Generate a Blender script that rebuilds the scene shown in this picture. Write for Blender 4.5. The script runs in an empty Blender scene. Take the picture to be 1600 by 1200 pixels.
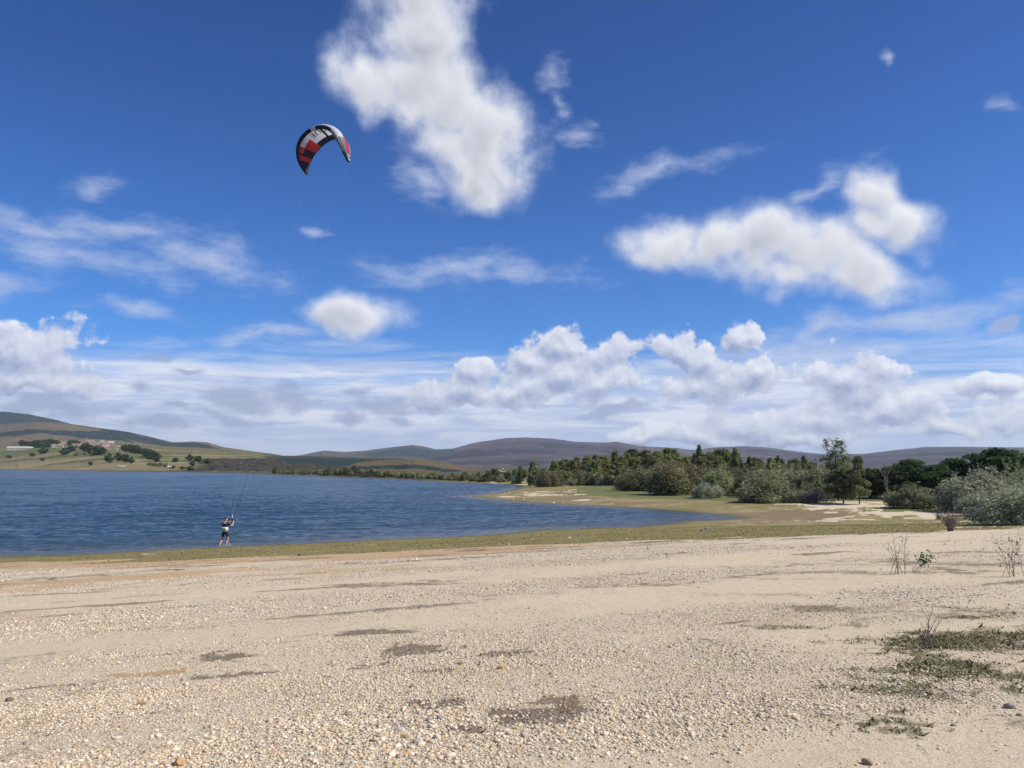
import bpy, bmesh, math, random
import numpy as np
from mathutils import Vector, Matrix
PI = math.pi
scene = bpy.context.scene
COL = scene.collection

# ------------------------------------------------------------------ camera
F_PX = 1230.0                      # focal length in pixels of a 1600 px wide frame
PITCH = math.atan(127.0 / F_PX)
EYE = 4.8                          # eye height above the lake
cam_d = bpy.data.cameras.new("camera")
cam_d.sensor_width = 36.0
cam_d.lens = 36.0 * F_PX / 1600.0
cam_d.clip_start = 0.1
cam_d.clip_end = 30000
cam = bpy.data.objects.new("camera", cam_d)
cam.location = (0, 0, EYE)
cam.rotation_euler = (PI / 2 + PITCH, 0, 0)
COL.objects.link(cam)
scene.camera = cam
scene.view_settings.view_transform = 'Standard'
scene.view_settings.look = 'None'
scene.view_settings.gamma = 1
scene.view_settings.exposure = 0.12
scene.render.resolution_x = 1024
scene.render.resolution_y = 768

SUN_AZ = math.radians(102)          # clockwise from the view direction (+Y)
SUN_EL = math.radians(46)

_F = np.array([0, math.cos(PITCH), math.sin(PITCH)])
_U = np.array([0, -math.sin(PITCH), math.cos(PITCH)])
def ray(px, py):
    return _F + np.array([(px - 800) / F_PX, 0, 0]) + _U * ((600 - py) / F_PX)
def azel(px, py):
    d = ray(px, py); d = d / np.linalg.norm(d)
    return math.atan2(d[0], d[1]), math.asin(d[2])

# ------------------------------------------------------------------ node helper
class NT:
    def __init__(s, tree):
        s.t = tree
        tree.nodes.clear()
    def n(s, typ, ins=None, **props):
        nd = s.t.nodes.new(typ)
        for k, v in props.items():
            setattr(nd, k, v)
        if ins:
            for k, v in ins.items():
                s.set(nd.inputs[k], v)
        return nd
    def set(s, inp, v):
        if isinstance(v, bpy.types.NodeSocket):
            s.t.links.new(v, inp)
        elif isinstance(v, bpy.types.Node):
            s.t.links.new(v.outputs[0], inp)
        else:
            if isinstance(v, tuple) and len(v) == 3 and inp.type == 'RGBA':
                v = v + (1,)
            inp.default_value = v
    def m(s, op, a, b=None, c=None, clamp=False):
        nd = s.t.nodes.new('ShaderNodeMath'); nd.operation = op; nd.use_clamp = clamp
        s.set(nd.inputs[0], a)
        if b is not None: s.set(nd.inputs[1], b)
        if c is not None: s.set(nd.inputs[2], c)
        return nd.outputs[0]
    def v(s, op, a, b=None, out=0):
        nd = s.t.nodes.new('ShaderNodeVectorMath'); nd.operation = op
        s.set(nd.inputs[0], a)
        if b is not None:
            s.set(nd.inputs[3 if op == 'SCALE' else 1], b)
        return nd.outputs[out]
    def mix(s, fac, a, b, blend='MIX'):
        nd = s.t.nodes.new('ShaderNodeMix'); nd.data_type = 'RGBA'; nd.blend_type = blend
        s.set(nd.inputs[0], fac); s.set(nd.inputs[6], a); s.set(nd.inputs[7], b)
        return nd.outputs[2]
    def rng(s, v, a, b, c=0.0, d=1.0, smooth=True):
        nd = s.t.nodes.new('ShaderNodeMapRange')
        nd.interpolation_type = 'SMOOTHSTEP' if smooth else 'LINEAR'
        s.set(nd.inputs[0], v)
        for i, x in zip((1, 2, 3, 4), (a, b, c, d)):
            s.set(nd.inputs[i], x)
        return nd.outputs[0]
    def noise(s, vec, scale, detail=4, rough=0.5, lac=2.0, dist=0.0, out='Fac'):
        nd = s.t.nodes.new('ShaderNodeTexNoise')
        s.set(nd.inputs['Vector'], vec)
        nd.inputs['Scale'].default_value = scale; nd.inputs['Detail'].default_value = detail
        nd.inputs['Roughness'].default_value = rough; nd.inputs['Lacunarity'].default_value = lac
        nd.inputs['Distortion'].default_value = dist
        return nd.outputs[out]
    def scale(s, vec, sc):
        return s.v('MULTIPLY', vec, sc)
def rgb(r, g, b):
    f = lambda c: (c / 255 / 12.92) if c / 255 <= 0.04045 else ((c / 255 + 0.055) / 1.055) ** 2.4
    return (f(r), f(g), f(b), 1.0)

# ------------------------------------------------------------------ sky
world = bpy.data.worlds.new("World")
scene.world = world
world.use_nodes = True
try:
    world.cycles.sampling_method = 'MANUAL'; world.cycles.sample_map_resolution = 512
except Exception:
    pass
# clouds as ellipses on the sky: centre px, centre py, half width, half height, rotation (degrees)
CUM_HIGH = [(650,-30,75,70,0),(655,50,85,75,10),(640,118,110,60,0),(575,118,58,48,-20),(700,170,112,72,-35),(755,215,92,68,-35),
            (745,272,40,48,-10),(700,215,60,50,-30),(640,160,50,34,-30),
            (1050,372,62,42,0),(1110,380,75,40,0),(1190,385,78,56,0),(1270,402,86,58,-15),(1345,432,88,40,-12),(1240,438,60,30,0),
            (1365,302,52,38,0),(1405,335,72,38,-15),(1350,345,40,26,0),
            (565,492,64,34,0),(540,498,38,22,0)]
CUM_LOW = [(868,542,48,42,15),(835,570,68,38,10),(890,590,85,36,0),(945,556,50,40,0),(820,610,80,30,0),(742,590,30,30,0),(725,618,75,30,0),(950,600,50,25,0),
           (1062,542,45,34,-10),(1110,565,42,36,0),(1160,532,28,38,-15),(1090,598,92,30,0),(1180,590,40,26,0),
           (1380,580,58,40,-8),(1335,600,66,30,0),(1290,585,46,32,0),
           (50,548,125,52,-5),(0,535,80,50,0),(60,592,110,24,0),
           (1165,655,95,28,0),(1290,648,110,32,0),(1395,645,75,26,0),(1260,675,150,20,0),(1010,682,80,18,0),(1090,680,70,20,0),(1570,655,60,28,0),(1480,675,90,18,0),(1560,600,80,24,0)]
GREY = [(375,612,62,20,-4),(450,620,55,16,-10),(355,643,60,10,0),(285,640,26,8,0),(224,598,12,12,0),(552,654,28,14,10),(600,630,60,14,0),(628,652,26,8,0),
        (80,630,110,14,0),(250,668,60,9,0),(250,553,30,6,0),(300,573,24,5,0),(560,610,30,5,0),
        (1570,508,40,14,0),(960,640,70,8,0)]
SOFT = [(740,425,190,24,0),(860,115,26,38,-20),(868,168,14,30,10),(1040,262,110,22,12),(1280,290,90,16,20),(1385,88,8,18,0),(1550,180,20,9,0),
        (120,390,210,32,-8),(60,345,140,26,-8),(330,400,120,44,-8),(640,420,110,14,0),(200,360,140,20,-6),(200,485,70,12,0),(420,525,100,12,0),(660,270,46,42,0),(900,215,40,20,0),(150,285,46,20,20),(490,355,24,8,-10),
        (10,430,80,20,0),(1420,500,290,34,5),(1560,475,170,32,4),(1300,520,160,26,4),(1250,560,240,30,0)]

def lobe_params(lst):
    out = []
    for px, py, rx, ry, rot in lst:
        a0, e0 = azel(px, py)
        a1, _ = azel(px + rx, py); _, e1 = azel(px, py - ry)
        out.append((a0, e0, abs(a1 - a0), abs(e1 - e0), math.radians(rot)))
    return out
L_HIGH, L_LOW, L_GREY, L_SOFT = map(lobe_params, (CUM_HIGH, CUM_LOW, GREY, SOFT))

def build_world():
    w = NT(world.node_tree)
    tc = w.n('ShaderNodeTexCoord').outputs['Generated']
    d = w.v('NORMALIZE', tc)
    sp = w.n('ShaderNodeSeparateXYZ', {0: d})
    az = w.m('ARCTAN2', sp.outputs[0], sp.outputs[1])
    el = w.m('ARCSINE', sp.outputs[2])
    V = w.n('ShaderNodeCombineXYZ', {0: az, 1: el, 2: 0.0}).outputs[0]
    sky = w.n('ShaderNodeTexSky', sky_type='NISHITA', sun_disc=False)
    sky.sun_elevation = SUN_EL; sky.sun_rotation = SUN_AZ
    sky.altitude = 850; sky.air_density = 1.0; sky.dust_density = 0.2; sky.ozone_density = 3.0
    tint = w.mix(w.rng(el, 0.05, 0.62), (0.33, 0.74, 1.28, 1), (0.18, 0.45, 0.90, 1))
    skyc = w.mix(1.0, sky.outputs[0], tint, 'MULTIPLY')
    bg_sky = w.n('ShaderNodeBackground', {0: skyc, 1: 0.1}).outputs[0]
    # ---- the wide sky outside the part with the drawn clouds: same sky, loose cloud cover
    far_n = w.noise(w.scale(d, (1.0, 1.0, 2.2)), 2.6, 5, 0.55)
    far_a = w.m('MULTIPLY', w.rng(far_n, 0.52, 0.68), w.rng(sp.outputs[2], -0.02, 0.02))
    bg_far = w.n('ShaderNodeMixShader', {0: far_a, 1: bg_sky, 2: w.n('ShaderNodeBackground', {0: rgb(214, 218, 228), 1: 1.0}).outputs[0]}).outputs[0]
    # ---- shared by all tiles
    wn = w.noise(V, 9.0, 3, 0.55, out='Color')
    warp = w.v('SCALE', w.v('SUBTRACT', wn, (0.5, 0.5, 0.5)), 0.075)
    zc = w.m('MAXIMUM', sp.outputs[2], 0.0)
    inv = w.m('DIVIDE', 1.0, w.m('ADD', zc, 0.06))
    plane = w.n('ShaderNodeCombineXYZ', {0: w.m('MULTIPLY', sp.outputs[0], inv), 1: w.m('MULTIPLY', sp.outputs[1], inv), 2: 0.0}).outputs[0]
    streak = w.noise(w.scale(V, (2.2, 17.0, 1.0)), 2.0, 6, 0.6, dist=0.5)
    streak2 = w.noise(w.scale(w.v('ADD', plane, (3.1, 7.7, 0)), (0.55, 1.0, 1.0)), 0.9, 5, 0.62, dist=0.8)
    veil = w.m('ADD', w.m('MULTIPLY', w.rng(el, 0.195, 0.04), 1.4), w.m('MULTIPLY', w.m('SUBTRACT', w.m('ADD', streak, streak2), 1.0), 1.6))
    veil = w.m('MULTIPLY', w.rng(veil, 0.20, 1.05), w.rng(el, 0.34, 0.17))
    band = w.rng(w.noise(w.scale(V, (4.0, 34.0, 1.0)), 1.6, 5, 0.62, dist=0.6), 0.36, 0.62)
    veilc = w.mix(w.rng(el, 0.19, 0.10), rgb(178, 195, 230), w.mix(band, rgb(176, 192, 226), rgb(228, 232, 243)))
    veilc = w.mix(w.m('MULTIPLY', w.rng(el, 0.060, 0.012), 0.7), veilc, rgb(184, 200, 228))

    def tile(a_lo, a_hi, e_lo, e_hi):
        g = bpy.data.node_groups.new("sky_tile", 'ShaderNodeTree')
        q = NT(g)
        for nm, ty in (('V', 'Vector'), ('W', 'Vector'), ('veil', 'Float'), ('veilc', 'Color')):
            g.interface.new_socket(nm, in_out='INPUT', socket_type='NodeSocket' + ty)
        g.interface.new_socket('Color', in_out='OUTPUT', socket_type='NodeSocketColor')
        g.interface.new_socket('Alpha', in_out='OUTPUT', socket_type='NodeSocketFloat')
        gi = q.n('NodeGroupInput').outputs
        V, W, veil, veilc = gi[0], gi[1], gi[2], gi[3]
        def lobes(lst, vec, k):
            acc = None
            for i, (a0, e0, ra, re_, rot) in enumerate(lst):
                if i % 5 == 4:    # every few ellipses wait for the ones before, which keeps the shader's stack small
                    vec = q.v('ADD', vec, q.v('SCALE', (1e-7, 1e-7, 1e-7), acc))
                mp = q.n('ShaderNodeMapping', vector_type='TEXTURE')
                q.set(mp.inputs['Vector'], vec)
                mp.inputs['Location'].default_value = (a0, e0, 0)
                mp.inputs['Rotation'].default_value = (0, 0, rot)
                mp.inputs['Scale'].default_value = (ra, re_, 1)
                L = q.v('LENGTH', mp.outputs[0], out=1)
                acc = L if acc is None else q.m('SMOOTH_MIN', acc, L, k)
            return q.m('SUBTRACT', 1.0, acc)
        def density(lst, off, nscale, namp, k, rough=0.6, squash=1.0, det=7):
            v0 = q.v('ADD', V, off) if off else V
            fld = lobes(lst, q.v('ADD', v0, W), k)
            n1 = q.noise(q.scale(v0, (1.0, squash, 1.0)), nscale, det, rough)
            return q.m('MULTIPLY_ADD', q.m('SUBTRACT', n1, 0.5), namp, fld)
        def near(lst, k=1.6):
            out = []
            for p in lst:
                m = 0.035; c, s_ = abs(math.cos(p[4])), abs(math.sin(p[4]))
                ra = (p[2] * c + p[3] * s_) * k + m; re_ = (p[3] * c + p[2] * s_) * k + m
                if p[0] + ra > a_lo and p[0] - ra < a_hi and p[1] + re_ > e_lo and p[1] - re_ < e_hi:
                    out.append(p)
            return out
        colr, a = veilc, q.m('MULTIPLY', veil, 0.95)
        lst = near(L_SOFT, 1.9)
        if lst:
            sw = density(lst, None, 15.0, 3.0, 0.25, 0.68, 2.6, 5)
            sa = q.m('MULTIPLY', q.rng(sw, -0.40, 1.6), 0.76)
            colr = q.mix(sa, colr, rgb(196, 204, 224))
            a = q.m('SUBTRACT', 1.0, q.m('MULTIPLY', q.m('SUBTRACT', 1.0, a), q.m('SUBTRACT', 1.0, sa)))
        lst = near(L_GREY)
        if lst:
            dg = density(lst, None, 30.0, 2.4, 0.2, 0.64, 1.5, 5)
            ag = q.m('MULTIPLY', q.rng(dg, -0.4, 0.7), 0.76)
            colr = q.mix(ag, colr, rgb(154, 165, 194)); a = q.m('MAXIMUM', a, ag)
        lst = near(L_LOW)
        if lst:
            dl = density(lst, None, 21.0, 2.7, 0.2, 0.6)
            dl2 = density(lst, (0.004, 0.010, 0), 21.0, 2.7, 0.2, 0.6, det=4)
            al = q.m('MULTIPLY', q.rng(dl, -0.06, 0.30), 0.92)
            lit = q.m('ADD', q.m('ADD', 0.50, q.m('MULTIPLY', q.m('SUBTRACT', dl, dl2), 0.78)), q.m('MULTIPLY', q.rng(dl, 0.1, 0.9), -0.12), clamp=True)
            colr = q.mix(al, colr, q.mix(lit, rgb(146, 157, 190), rgb(244, 245, 250)))
            a = q.m('MAXIMUM', a, al)
        lst = near(L_HIGH)
        if lst:
            dh = density(lst, None, 11.0, 2.3, 0.3, 0.56)
            dh2 = density(lst, (0.008, 0.014, 0), 11.0, 2.3, 0.3, 0.56, det=3)
            ah = q.m('MULTIPLY', q.rng(dh, -0.48, 0.62), 0.98)
            lit = q.m('ADD', q.m('ADD', 0.84, q.m('MULTIPLY', q.m('SUBTRACT', dh, dh2), 0.48)), q.m('MULTIPLY', q.rng(dh, 0.15, 1.1), -0.42), clamp=True)
            colr = q.mix(ah, colr, q.mix(lit, rgb(150, 155, 172), rgb(234, 235, 240)))
            a = q.m('MAXIMUM', a, ah)
        q.n('NodeGroupOutput', {0: colr, 1: a})
        gn = w.n('ShaderNodeGroup', node_tree=g)
        for i, x in enumerate((V0, warp, veil0, veilc0)):
            w.set(gn.inputs[i], x)
        fade = w.m('MULTIPLY', gn.outputs[1], w.rng(sp.outputs[2], -0.02, 0.0))
        bg = w.n('ShaderNodeBackground', {0: gn.outputs[0], 1: 1.0})
        own_sky = w.n('ShaderNodeBackground', {0: skyc, 1: 0.1})   # one per tile: a shared one would make every ray pay for every tile
        return w.n('ShaderNodeMixShader', {0: fade, 1: own_sky.outputs[0], 2: bg.outputs[0]}).outputs[0]
    V0, veil0, veilc0 = V, veil, veilc
    def split(coord, at, lo, hi):
        return w.n('ShaderNodeMixShader', {0: w.m('GREATER_THAN', coord, at), 1: lo, 2: hi}).outputs[0]
    AZ = [-0.85, -0.38, -0.10, 0.12, 0.34, 0.85]
    EL = [-0.3, 0.175, 0.75]
    cols = []
    for i in range(5):
        lo = tile(AZ[i], AZ[i + 1], EL[0], EL[1]); hi = tile(AZ[i], AZ[i + 1], EL[1], EL[2])
        cols.append(split(el, EL[1], lo, hi))
    left = split(az, AZ[1], cols[0], cols[1])
    right = split(az, AZ[4], split(az, AZ[3], cols[2], cols[3]), cols[4])
    inside = split(az, AZ[2], left, right)
    ok = w.m('MULTIPLY', w.m('LESS_THAN', w.m('ABSOLUTE', az), AZ[5]), w.m('LESS_THAN', el, EL[2]))
    fin = w.n('ShaderNodeMixShader', {0: ok, 1: bg_far, 2: inside})
    w.n('ShaderNodeOutputWorld', {0: fin.outputs[0]})
build_world()

# ------------------------------------------------------------------ sun
sd = bpy.data.lights.new("sun", 'SUN')
sd.energy = 5.0
sd.angle = math.radians(0.5)
sd.color = (1.0, 0.955, 0.88)
sun = bpy.data.objects.new("sun", sd)
sdir = Vector((math.sin(SUN_AZ) * math.cos(SUN_EL), math.cos(SUN_AZ) * math.cos(SUN_EL), math.sin(SUN_EL)))
sun.rotation_euler = sdir.to_track_quat('Z', 'Y').to_euler()
sun.location = sdir * 100 + Vector((0, 0, 50))
COL.objects.link(sun)

# ------------------------------------------------------------------ helpers
RNG = np.random.default_rng(7)
def tag(o, label=None, cat=None, group=None, kind=None):
    if label: o['label'] = label
    if cat: o['category'] = cat
    if group: o['group'] = group
    if kind: o['kind'] = kind
    return o
def link(o, parent=None):
    COL.objects.link(o)
    if parent is not None: o.parent = parent
    return o
def np_mesh(name, verts, faces, mats=(), smooth=False, attrs=None, mat_idx=None):
    """verts (n,3); faces (m,k) array of one k, or list of such arrays"""
    me = bpy.data.meshes.new(name)
    if not isinstance(faces, (list, tuple)): faces = [faces]
    faces = [np.asarray(f, dtype=np.int32) for f in faces if len(f)]
    nl = sum(f.size for f in faces); nf = sum(len(f) for f in faces)
    me.vertices.add(len(verts)); me.vertices.foreach_set('co', np.asarray(verts, dtype=np.float32).ravel())
    me.loops.add(nl); me.loops.foreach_set('vertex_index', np.concatenate([f.ravel() for f in faces]))
    me.polygons.add(nf)
    tot = np.concatenate([np.full(len(f), f.shape[1], dtype=np.int32) for f in faces])
    st = np.concatenate([[0], np.cumsum(tot)[:-1]]).astype(np.int32)
    me.polygons.foreach_set('loop_start', st)
    try: me.polygons.foreach_set('loop_total', tot)
    except Exception: pass
    if mat_idx is not None: me.polygons.foreach_set('material_index', np.asarray(mat_idx, dtype=np.int32))
    me.update(calc_edges=True)
    me.polygons.foreach_set('use_smooth', np.full(nf, bool(smooth)))
    for m_ in mats: me.materials.append(m_)
    for k, v in (attrs or {}).items():
        v = np.asarray(v, dtype=np.float32)
        if v.ndim == 1:
            a = me.attributes.new(k, 'FLOAT', 'POINT'); a.data.foreach_set('value', v)
        else:
            a = me.attributes.new(k, 'FLOAT_COLOR', 'POINT')
            if v.shape[1] == 3: v = np.hstack([v, np.ones((len(v), 1), np.float32)])
            a.data.foreach_set('color', v.ravel())
    return me
def obj(name, me, parent=None, loc=None):
    o = bpy.data.objects.new(name, me)
    if loc is not None: o.location = loc
    return link(o, parent)
def empty(name, loc=(0, 0, 0), rz=0):
    o = bpy.data.objects.new(name, None); o.empty_display_size = 0.3
    o.location = loc; o.rotation_euler = (0, 0, rz)
    return link(o)
def sstep(a, b, x):
    t = np.clip((x - a) / (b - a), 0, 1); return t * t * (3 - 2 * t)
def _hash(i, j, seed):
    h = (i * 374761393 + j * 668265263 + seed * 1442695041) & 0xffffffff
    h = ((h ^ (h >> 13)) * 1274126177) & 0xffffffff
    return ((h ^ (h >> 16)) & 0xffff) / 65535.0
def vnoise(x, y, seed=0):
    x = np.asarray(x, float); y = np.asarray(y, float)
    i = np.floor(x).astype(np.int64); j = np.floor(y).astype(np.int64)
    u = x - i; v = y - j; u = u * u * (3 - 2 * u); v = v * v * (3 - 2 * v)
    a = _hash(i, j, seed); b = _hash(i + 1, j, seed); c = _hash(i, j + 1, seed); d = _hash(i + 1, j + 1, seed)
    return (a * (1 - u) + b * u) * (1 - v) + (c * (1 - u) + d * u) * v
def fbm(x, y, octs=4, seed=0, g=0.5):
    s = 0; a = 1; t = 0
    for o in range(octs):
        s = s + a * vnoise(x * 2 ** o + 17.3 * o, y * 2 ** o - 9.1 * o, seed + o); t += a; a *= g
    return s / t - 0.5
def mat(name):
    m_ = bpy.data.materials.new(name); m_.use_nodes = True
    return m_, NT(m_.node_tree)
def simple_mat(name, col, rough=0.7, metal=0.0, noise=None, col2=None, bump=0.0, spec=0.5, coords='Object', emis=None):
    m_, q = mat(name)
    c = col
    tc = q.n('ShaderNodeTexCoord').outputs[coords]
    if noise:
        nz = q.noise(tc, noise, 4, 0.6)
        c = q.mix(q.rng(nz, 0.35, 0.65), col, col2 or tuple(x * 0.7 for x in col[:3]) + (1,))
    p = q.n('ShaderNodeBsdfPrincipled', {'Base Color': c, 'Roughness': rough, 'Metallic': metal, 'Specular IOR Level': spec})
    if bump:
        b = q.n('ShaderNodeBump', {'Strength': 0.6, 'Distance': bump, 'Height': q.noise(tc, (noise or 10) * 2, 4, 0.6)})
        q.set(p.inputs['Normal'], b.outputs[0])
    q.n('ShaderNodeOutputMaterial', {0: p.outputs[0]})
    return m_

# ------------------------------------------------------------------ shoreline and heights
def on_lake(px, py):
    d = ray(px, py); t = EYE / -d[2]
    return d[0] * t, d[1] * t
SHORE_PX = [(-1500,1010),(-500,915),(-200,889),(0,870),(100,868),(200,862),(350,854.5),(500,848),(620,842),(700,839),(775,835),(835,829),(900,826),(980,824),
            (1040,820),(1070,814),(1110,813.5),(1150,811),(1165,808.5),(1135,805.5),(1100,802),(1055,797.5),(980,793),(900,789),(825,785),(775,780),(728,775.5),
            (775,771),(800,766),(822,759),(780,756),(750,755),(700,753),(620,749),(540,746),(480,744),(410,741),(300,738),(150,736),(0,733.8),(-500,733.3),(-1500,733.3)]
_sh = [on_lake(*p) for p in SHORE_PX]
_pts = []
for i, (a, b) in enumerate(zip(_sh, _sh[1:] + _sh[:1])):
    L = math.hypot(b[0] - a[0], b[1] - a[1]); n = int(min(24, max(1, L / 2.5)))
    for k in range(n):
        t = k / n; x = a[0] + (b[0] - a[0]) * t; y = a[1] + (b[1] - a[1]) * t
        j = min(1.0, L / 40) * (0.004 * y + 0.25) * 2
        _pts.append((x + j * float(fbm(x * 0.12, y * 0.12, 3, 3)) * 0.6, y + j * float(fbm(x * 0.12 + 50, y * 0.12, 3, 5))))
SHORE = np.array(_pts)
def shore_dist(x, y):
    """metres from the waterline, positive on land"""
    x = np.asarray(x, float).ravel(); y = np.asarray(y, float).ravel()
    best = np.full(x.shape, 1e18); inside = np.zeros(x.shape, bool)
    P = SHORE; Q = np.roll(SHORE, -1, axis=0)
    for (ax, ay), (bx, by) in zip(P, Q):
        dx, dy = bx - ax, by - ay; l2 = dx * dx + dy * dy + 1e-12
        t = np.clip(((x - ax) * dx + (y - ay) * dy) / l2, 0, 1)
        best = np.minimum(best, (x - ax - t * dx) ** 2 + (y - ay - t * dy) ** 2)
        c = (ay > y) != (by > y)
        if c.any() and abs(dy) > 1e-12:
            xi = ax + (y - ay) * dx / dy
            inside ^= c & (x < xi)
    return np.where(inside, -1, 1) * np.sqrt(best)
NRM = np.array([-0.457, 0.889])
def ground_z(x, y, d=None):
    x = np.asarray(x, float); y = np.asarray(y, float)
    if d is None: d = shore_dist(x, y).reshape(x.shape)
    s = NRM[0] * x + NRM[1] * y
    zA = 3.2 * (1 - s / 48.8)
    zA = np.where(s < 0, 3.2 - s * 0.02, zA)
    dl = np.maximum(d, 0)
    zf = 0.9 * (1 - np.exp(-dl * 0.055))
    zA = np.minimum(zA, dl * 0.09)
    z = np.maximum(zA, zf)
    rel = np.minimum(dl / 6, 1)
    near = np.clip(60 / (np.hypot(x, y) + 1), 0, 1)
    z = z + rel * (0.16 * fbm(x * 0.07, y * 0.07, 3, 11) + near * (0.05 * fbm(x * 0.5, y * 0.5, 3, 12) + 0.022 * fbm(x * 2.1, y * 2.1, 3, 13)))
    return np.where(d > 0, z, np.maximum(d * 0.05, -1.8))
GZ0 = float(ground_z(np.array([0.0]), np.array([0.0]))[0])

# ---- hills: crest in photo pixels, distance of the crest and of the foot
HILLS = {
 'pine_hill': dict(crest=[(-700,660),(-300,636),(-100,640),(0,643),(40,647),(80,655),(130,668),(200,690)], Dc=4600, D0=3300, p=1.0, W=2500),
 'moor_hill': dict(crest=[(-700,672),(-200,670),(0,663),(50,659),(100,661),(150,668),(200,675),(240,684),(268,691),(300,690),(322,691),(345,698),(400,706),(440,711),(490,722)], Dc=3100, D0=2050, p=1.0, W=1800),
 'far_ridge': dict(crest=[(380,722),(430,716),(470,711),(505,704),(540,706),(570,704),(610,699),(645,695),(665,698),(680,702),(710,701),(760,708),(800,722)], Dc=5400, D0=3800, p=0.9, W=2000),
 'heather_hills': dict(crest=[(600,726),(640,716),(700,703),(740,692),(790,684.5),(820,683.5),(860,685),(900,690),(945,691.5),(965,690),(985,694),(1000,697),(1060,700),(1080,703),(1120,699),(1160,697),(1200,699),(1230,703),(1260,707),(1300,710),(1350,709),(1400,703),(1450,698),(1520,698),(1600,699),(1750,697),(2000,703),(2500,712)], Dc=6200, D0=2600, p=1.0, W=2500),
 'village_hillside': dict(crest=[(-900,706),(-200,703),(0,699),(100,693),(180,692),(250,697),(320,700),(400,706),(450,713),(500,717),(560,724),(620,729)], Dc=1900, D0=None, p=0.9, W=900),
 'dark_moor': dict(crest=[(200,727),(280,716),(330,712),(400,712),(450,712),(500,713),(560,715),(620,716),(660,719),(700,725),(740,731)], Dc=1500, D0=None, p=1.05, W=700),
 'brown_knoll': dict(crest=[(470,732),(540,724.5),(600,719),(650,717),(690,722),(730,729.5),(780,736),(850,741),(900,742)], Dc=900, D0=None, p=0.95, W=500),
}
_paz = np.linspace(-1.25, 1.25, 2501)
def _prep():
    # distance of the shoreline's far side for each azimuth
    ds = []
    for a in _paz:
        best = 250.0
        ux, uy = math.sin(a), math.cos(a)
        P = SHORE; Q = np.roll(SHORE, -1, axis=0)
        den = ux * (Q[:, 1] - P[:, 1]) - uy * (Q[:, 0] - P[:, 0])
        with np.errstate(divide='ignore', invalid='ignore'):
            t = (P[:, 0] * (Q[:, 1] - P[:, 1]) - P[:, 1] * (Q[:, 0] - P[:, 0])) / den
            u = (P[:, 0] * uy - P[:, 1] * ux) / den
        ok = (t > 0) & (u >= 0) & (u <= 1)
        if ok.any(): best = max(best, t[ok].max())
        ds.append(best)
    return np.array(ds)
FARSHORE = _prep()
def hill_height(name, x, y):
    h = HILLS[name]
    x = np.asarray(x, float); y = np.asarray(y, float)
    az = np.arctan2(x, y); D = np.hypot(x, y)
    px = 800 + F_PX * np.tan(np.clip(az, -1.3, 1.3)) / math.cos(PITCH)
    cx = np.array([c[0] for c in h['crest']], float); cy = np.array([c[1] for c in h['crest']], float)
    tn = []
    for a_, b_ in h['crest']:
        r = ray(a_, b_); tn.append(r[2] / math.hypot(r[0], r[1]))
    tn = np.array(tn); inside = (px > cx[0]) & (px < cx[-1])
    tan_c = np.interp(px, cx, tn)
    fade = np.minimum(sstep(cx[0] - 5, cx[0] + 60, px), sstep(cx[-1] + 5, cx[-1] - 60, px))
    if h['D0'] is None:
        D0 = np.interp(az, _paz, FARSHORE) + 12
        if name == 'brown_knoll': D0 = D0 + 60
        if name == 'dark_moor': D0 = D0 + 90
        Dc = np.maximum(h['Dc'], D0 * 1.25)
    else:
        D0 = h['D0']; Dc = h['Dc']
    sd = sum(map(ord, name)) % 97
    Hc = EYE + Dc * tan_c + Dc * 0.00025 * fbm(az * 220, az * 0, 4, sd) * 2
    t = (D - D0) / (Dc - D0)
    tc = np.clip(t, 0, 1)
    prof = np.where(t < 1, (0.75 * tc ** h['p'] + 0.25 * sstep(0, 1, tc)), 1 - np.clip((D - Dc) / h['W'], 0, 1.2) ** 2)
    amp = 0.16 * Hc * np.sin(np.pi * np.clip(t, 0, 1))
    rel = fbm(x / (Dc * 0.10), y / (Dc * 0.10), 5, sd + 5, 0.55) + 0.45 * fbm(az * 34 + 2 * tc, tc * 1.2, 3, sd + 9)
    z = -0.8 + (Hc + 0.8) * prof + amp * rel
    z = z * fade - 3 * (1 - fade)
    return np.where((t < 0) | ~inside, -9, z)
def top_z(x, y):
    z = ground_z(x, y)
    for k in HILLS: z = np.maximum(z, hill_height(k, x, y))
    return z
_T = np.geomspace(3.5, 7000, 2600)
def gp(px, py, hills=False, only=None):
    """where the line of sight through a pixel meets the land"""
    r = ray(px, py); r = r / math.hypot(r[0], r[1])
    T = _T
    X, Y, Z = r[0] * T, r[1] * T, EYE + r[2] * T
    if only: G = hill_height(only, X, Y)
    else: G = top_z(X, Y) if hills else ground_z(X, Y)
    k = np.nonzero(Z <= G)[0]
    if not len(k):
        if not only: return None
        k = int(np.argmin(np.where(G > -5, (Z - G) / T, 9)))     # just above the crest: stand it on the crest
        return float(X[k]), float(Y[k]), float(G[k])
    k = k[0]
    if k == 0: return float(X[0]), float(Y[0]), float(G[0])
    f0 = Z[k - 1] - G[k - 1]; f1 = Z[k] - G[k]; u = f0 / (f0 - f1)
    t = T[k - 1] + u * (T[k] - T[k - 1])
    x, y = float(r[0] * t), float(r[1] * t)
    zz = hill_height(only, np.array([x]), np.array([y])) if only else (top_z if hills else ground_z)(np.array([x]), np.array([y]))
    return x, y, float(zz[0])

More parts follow.
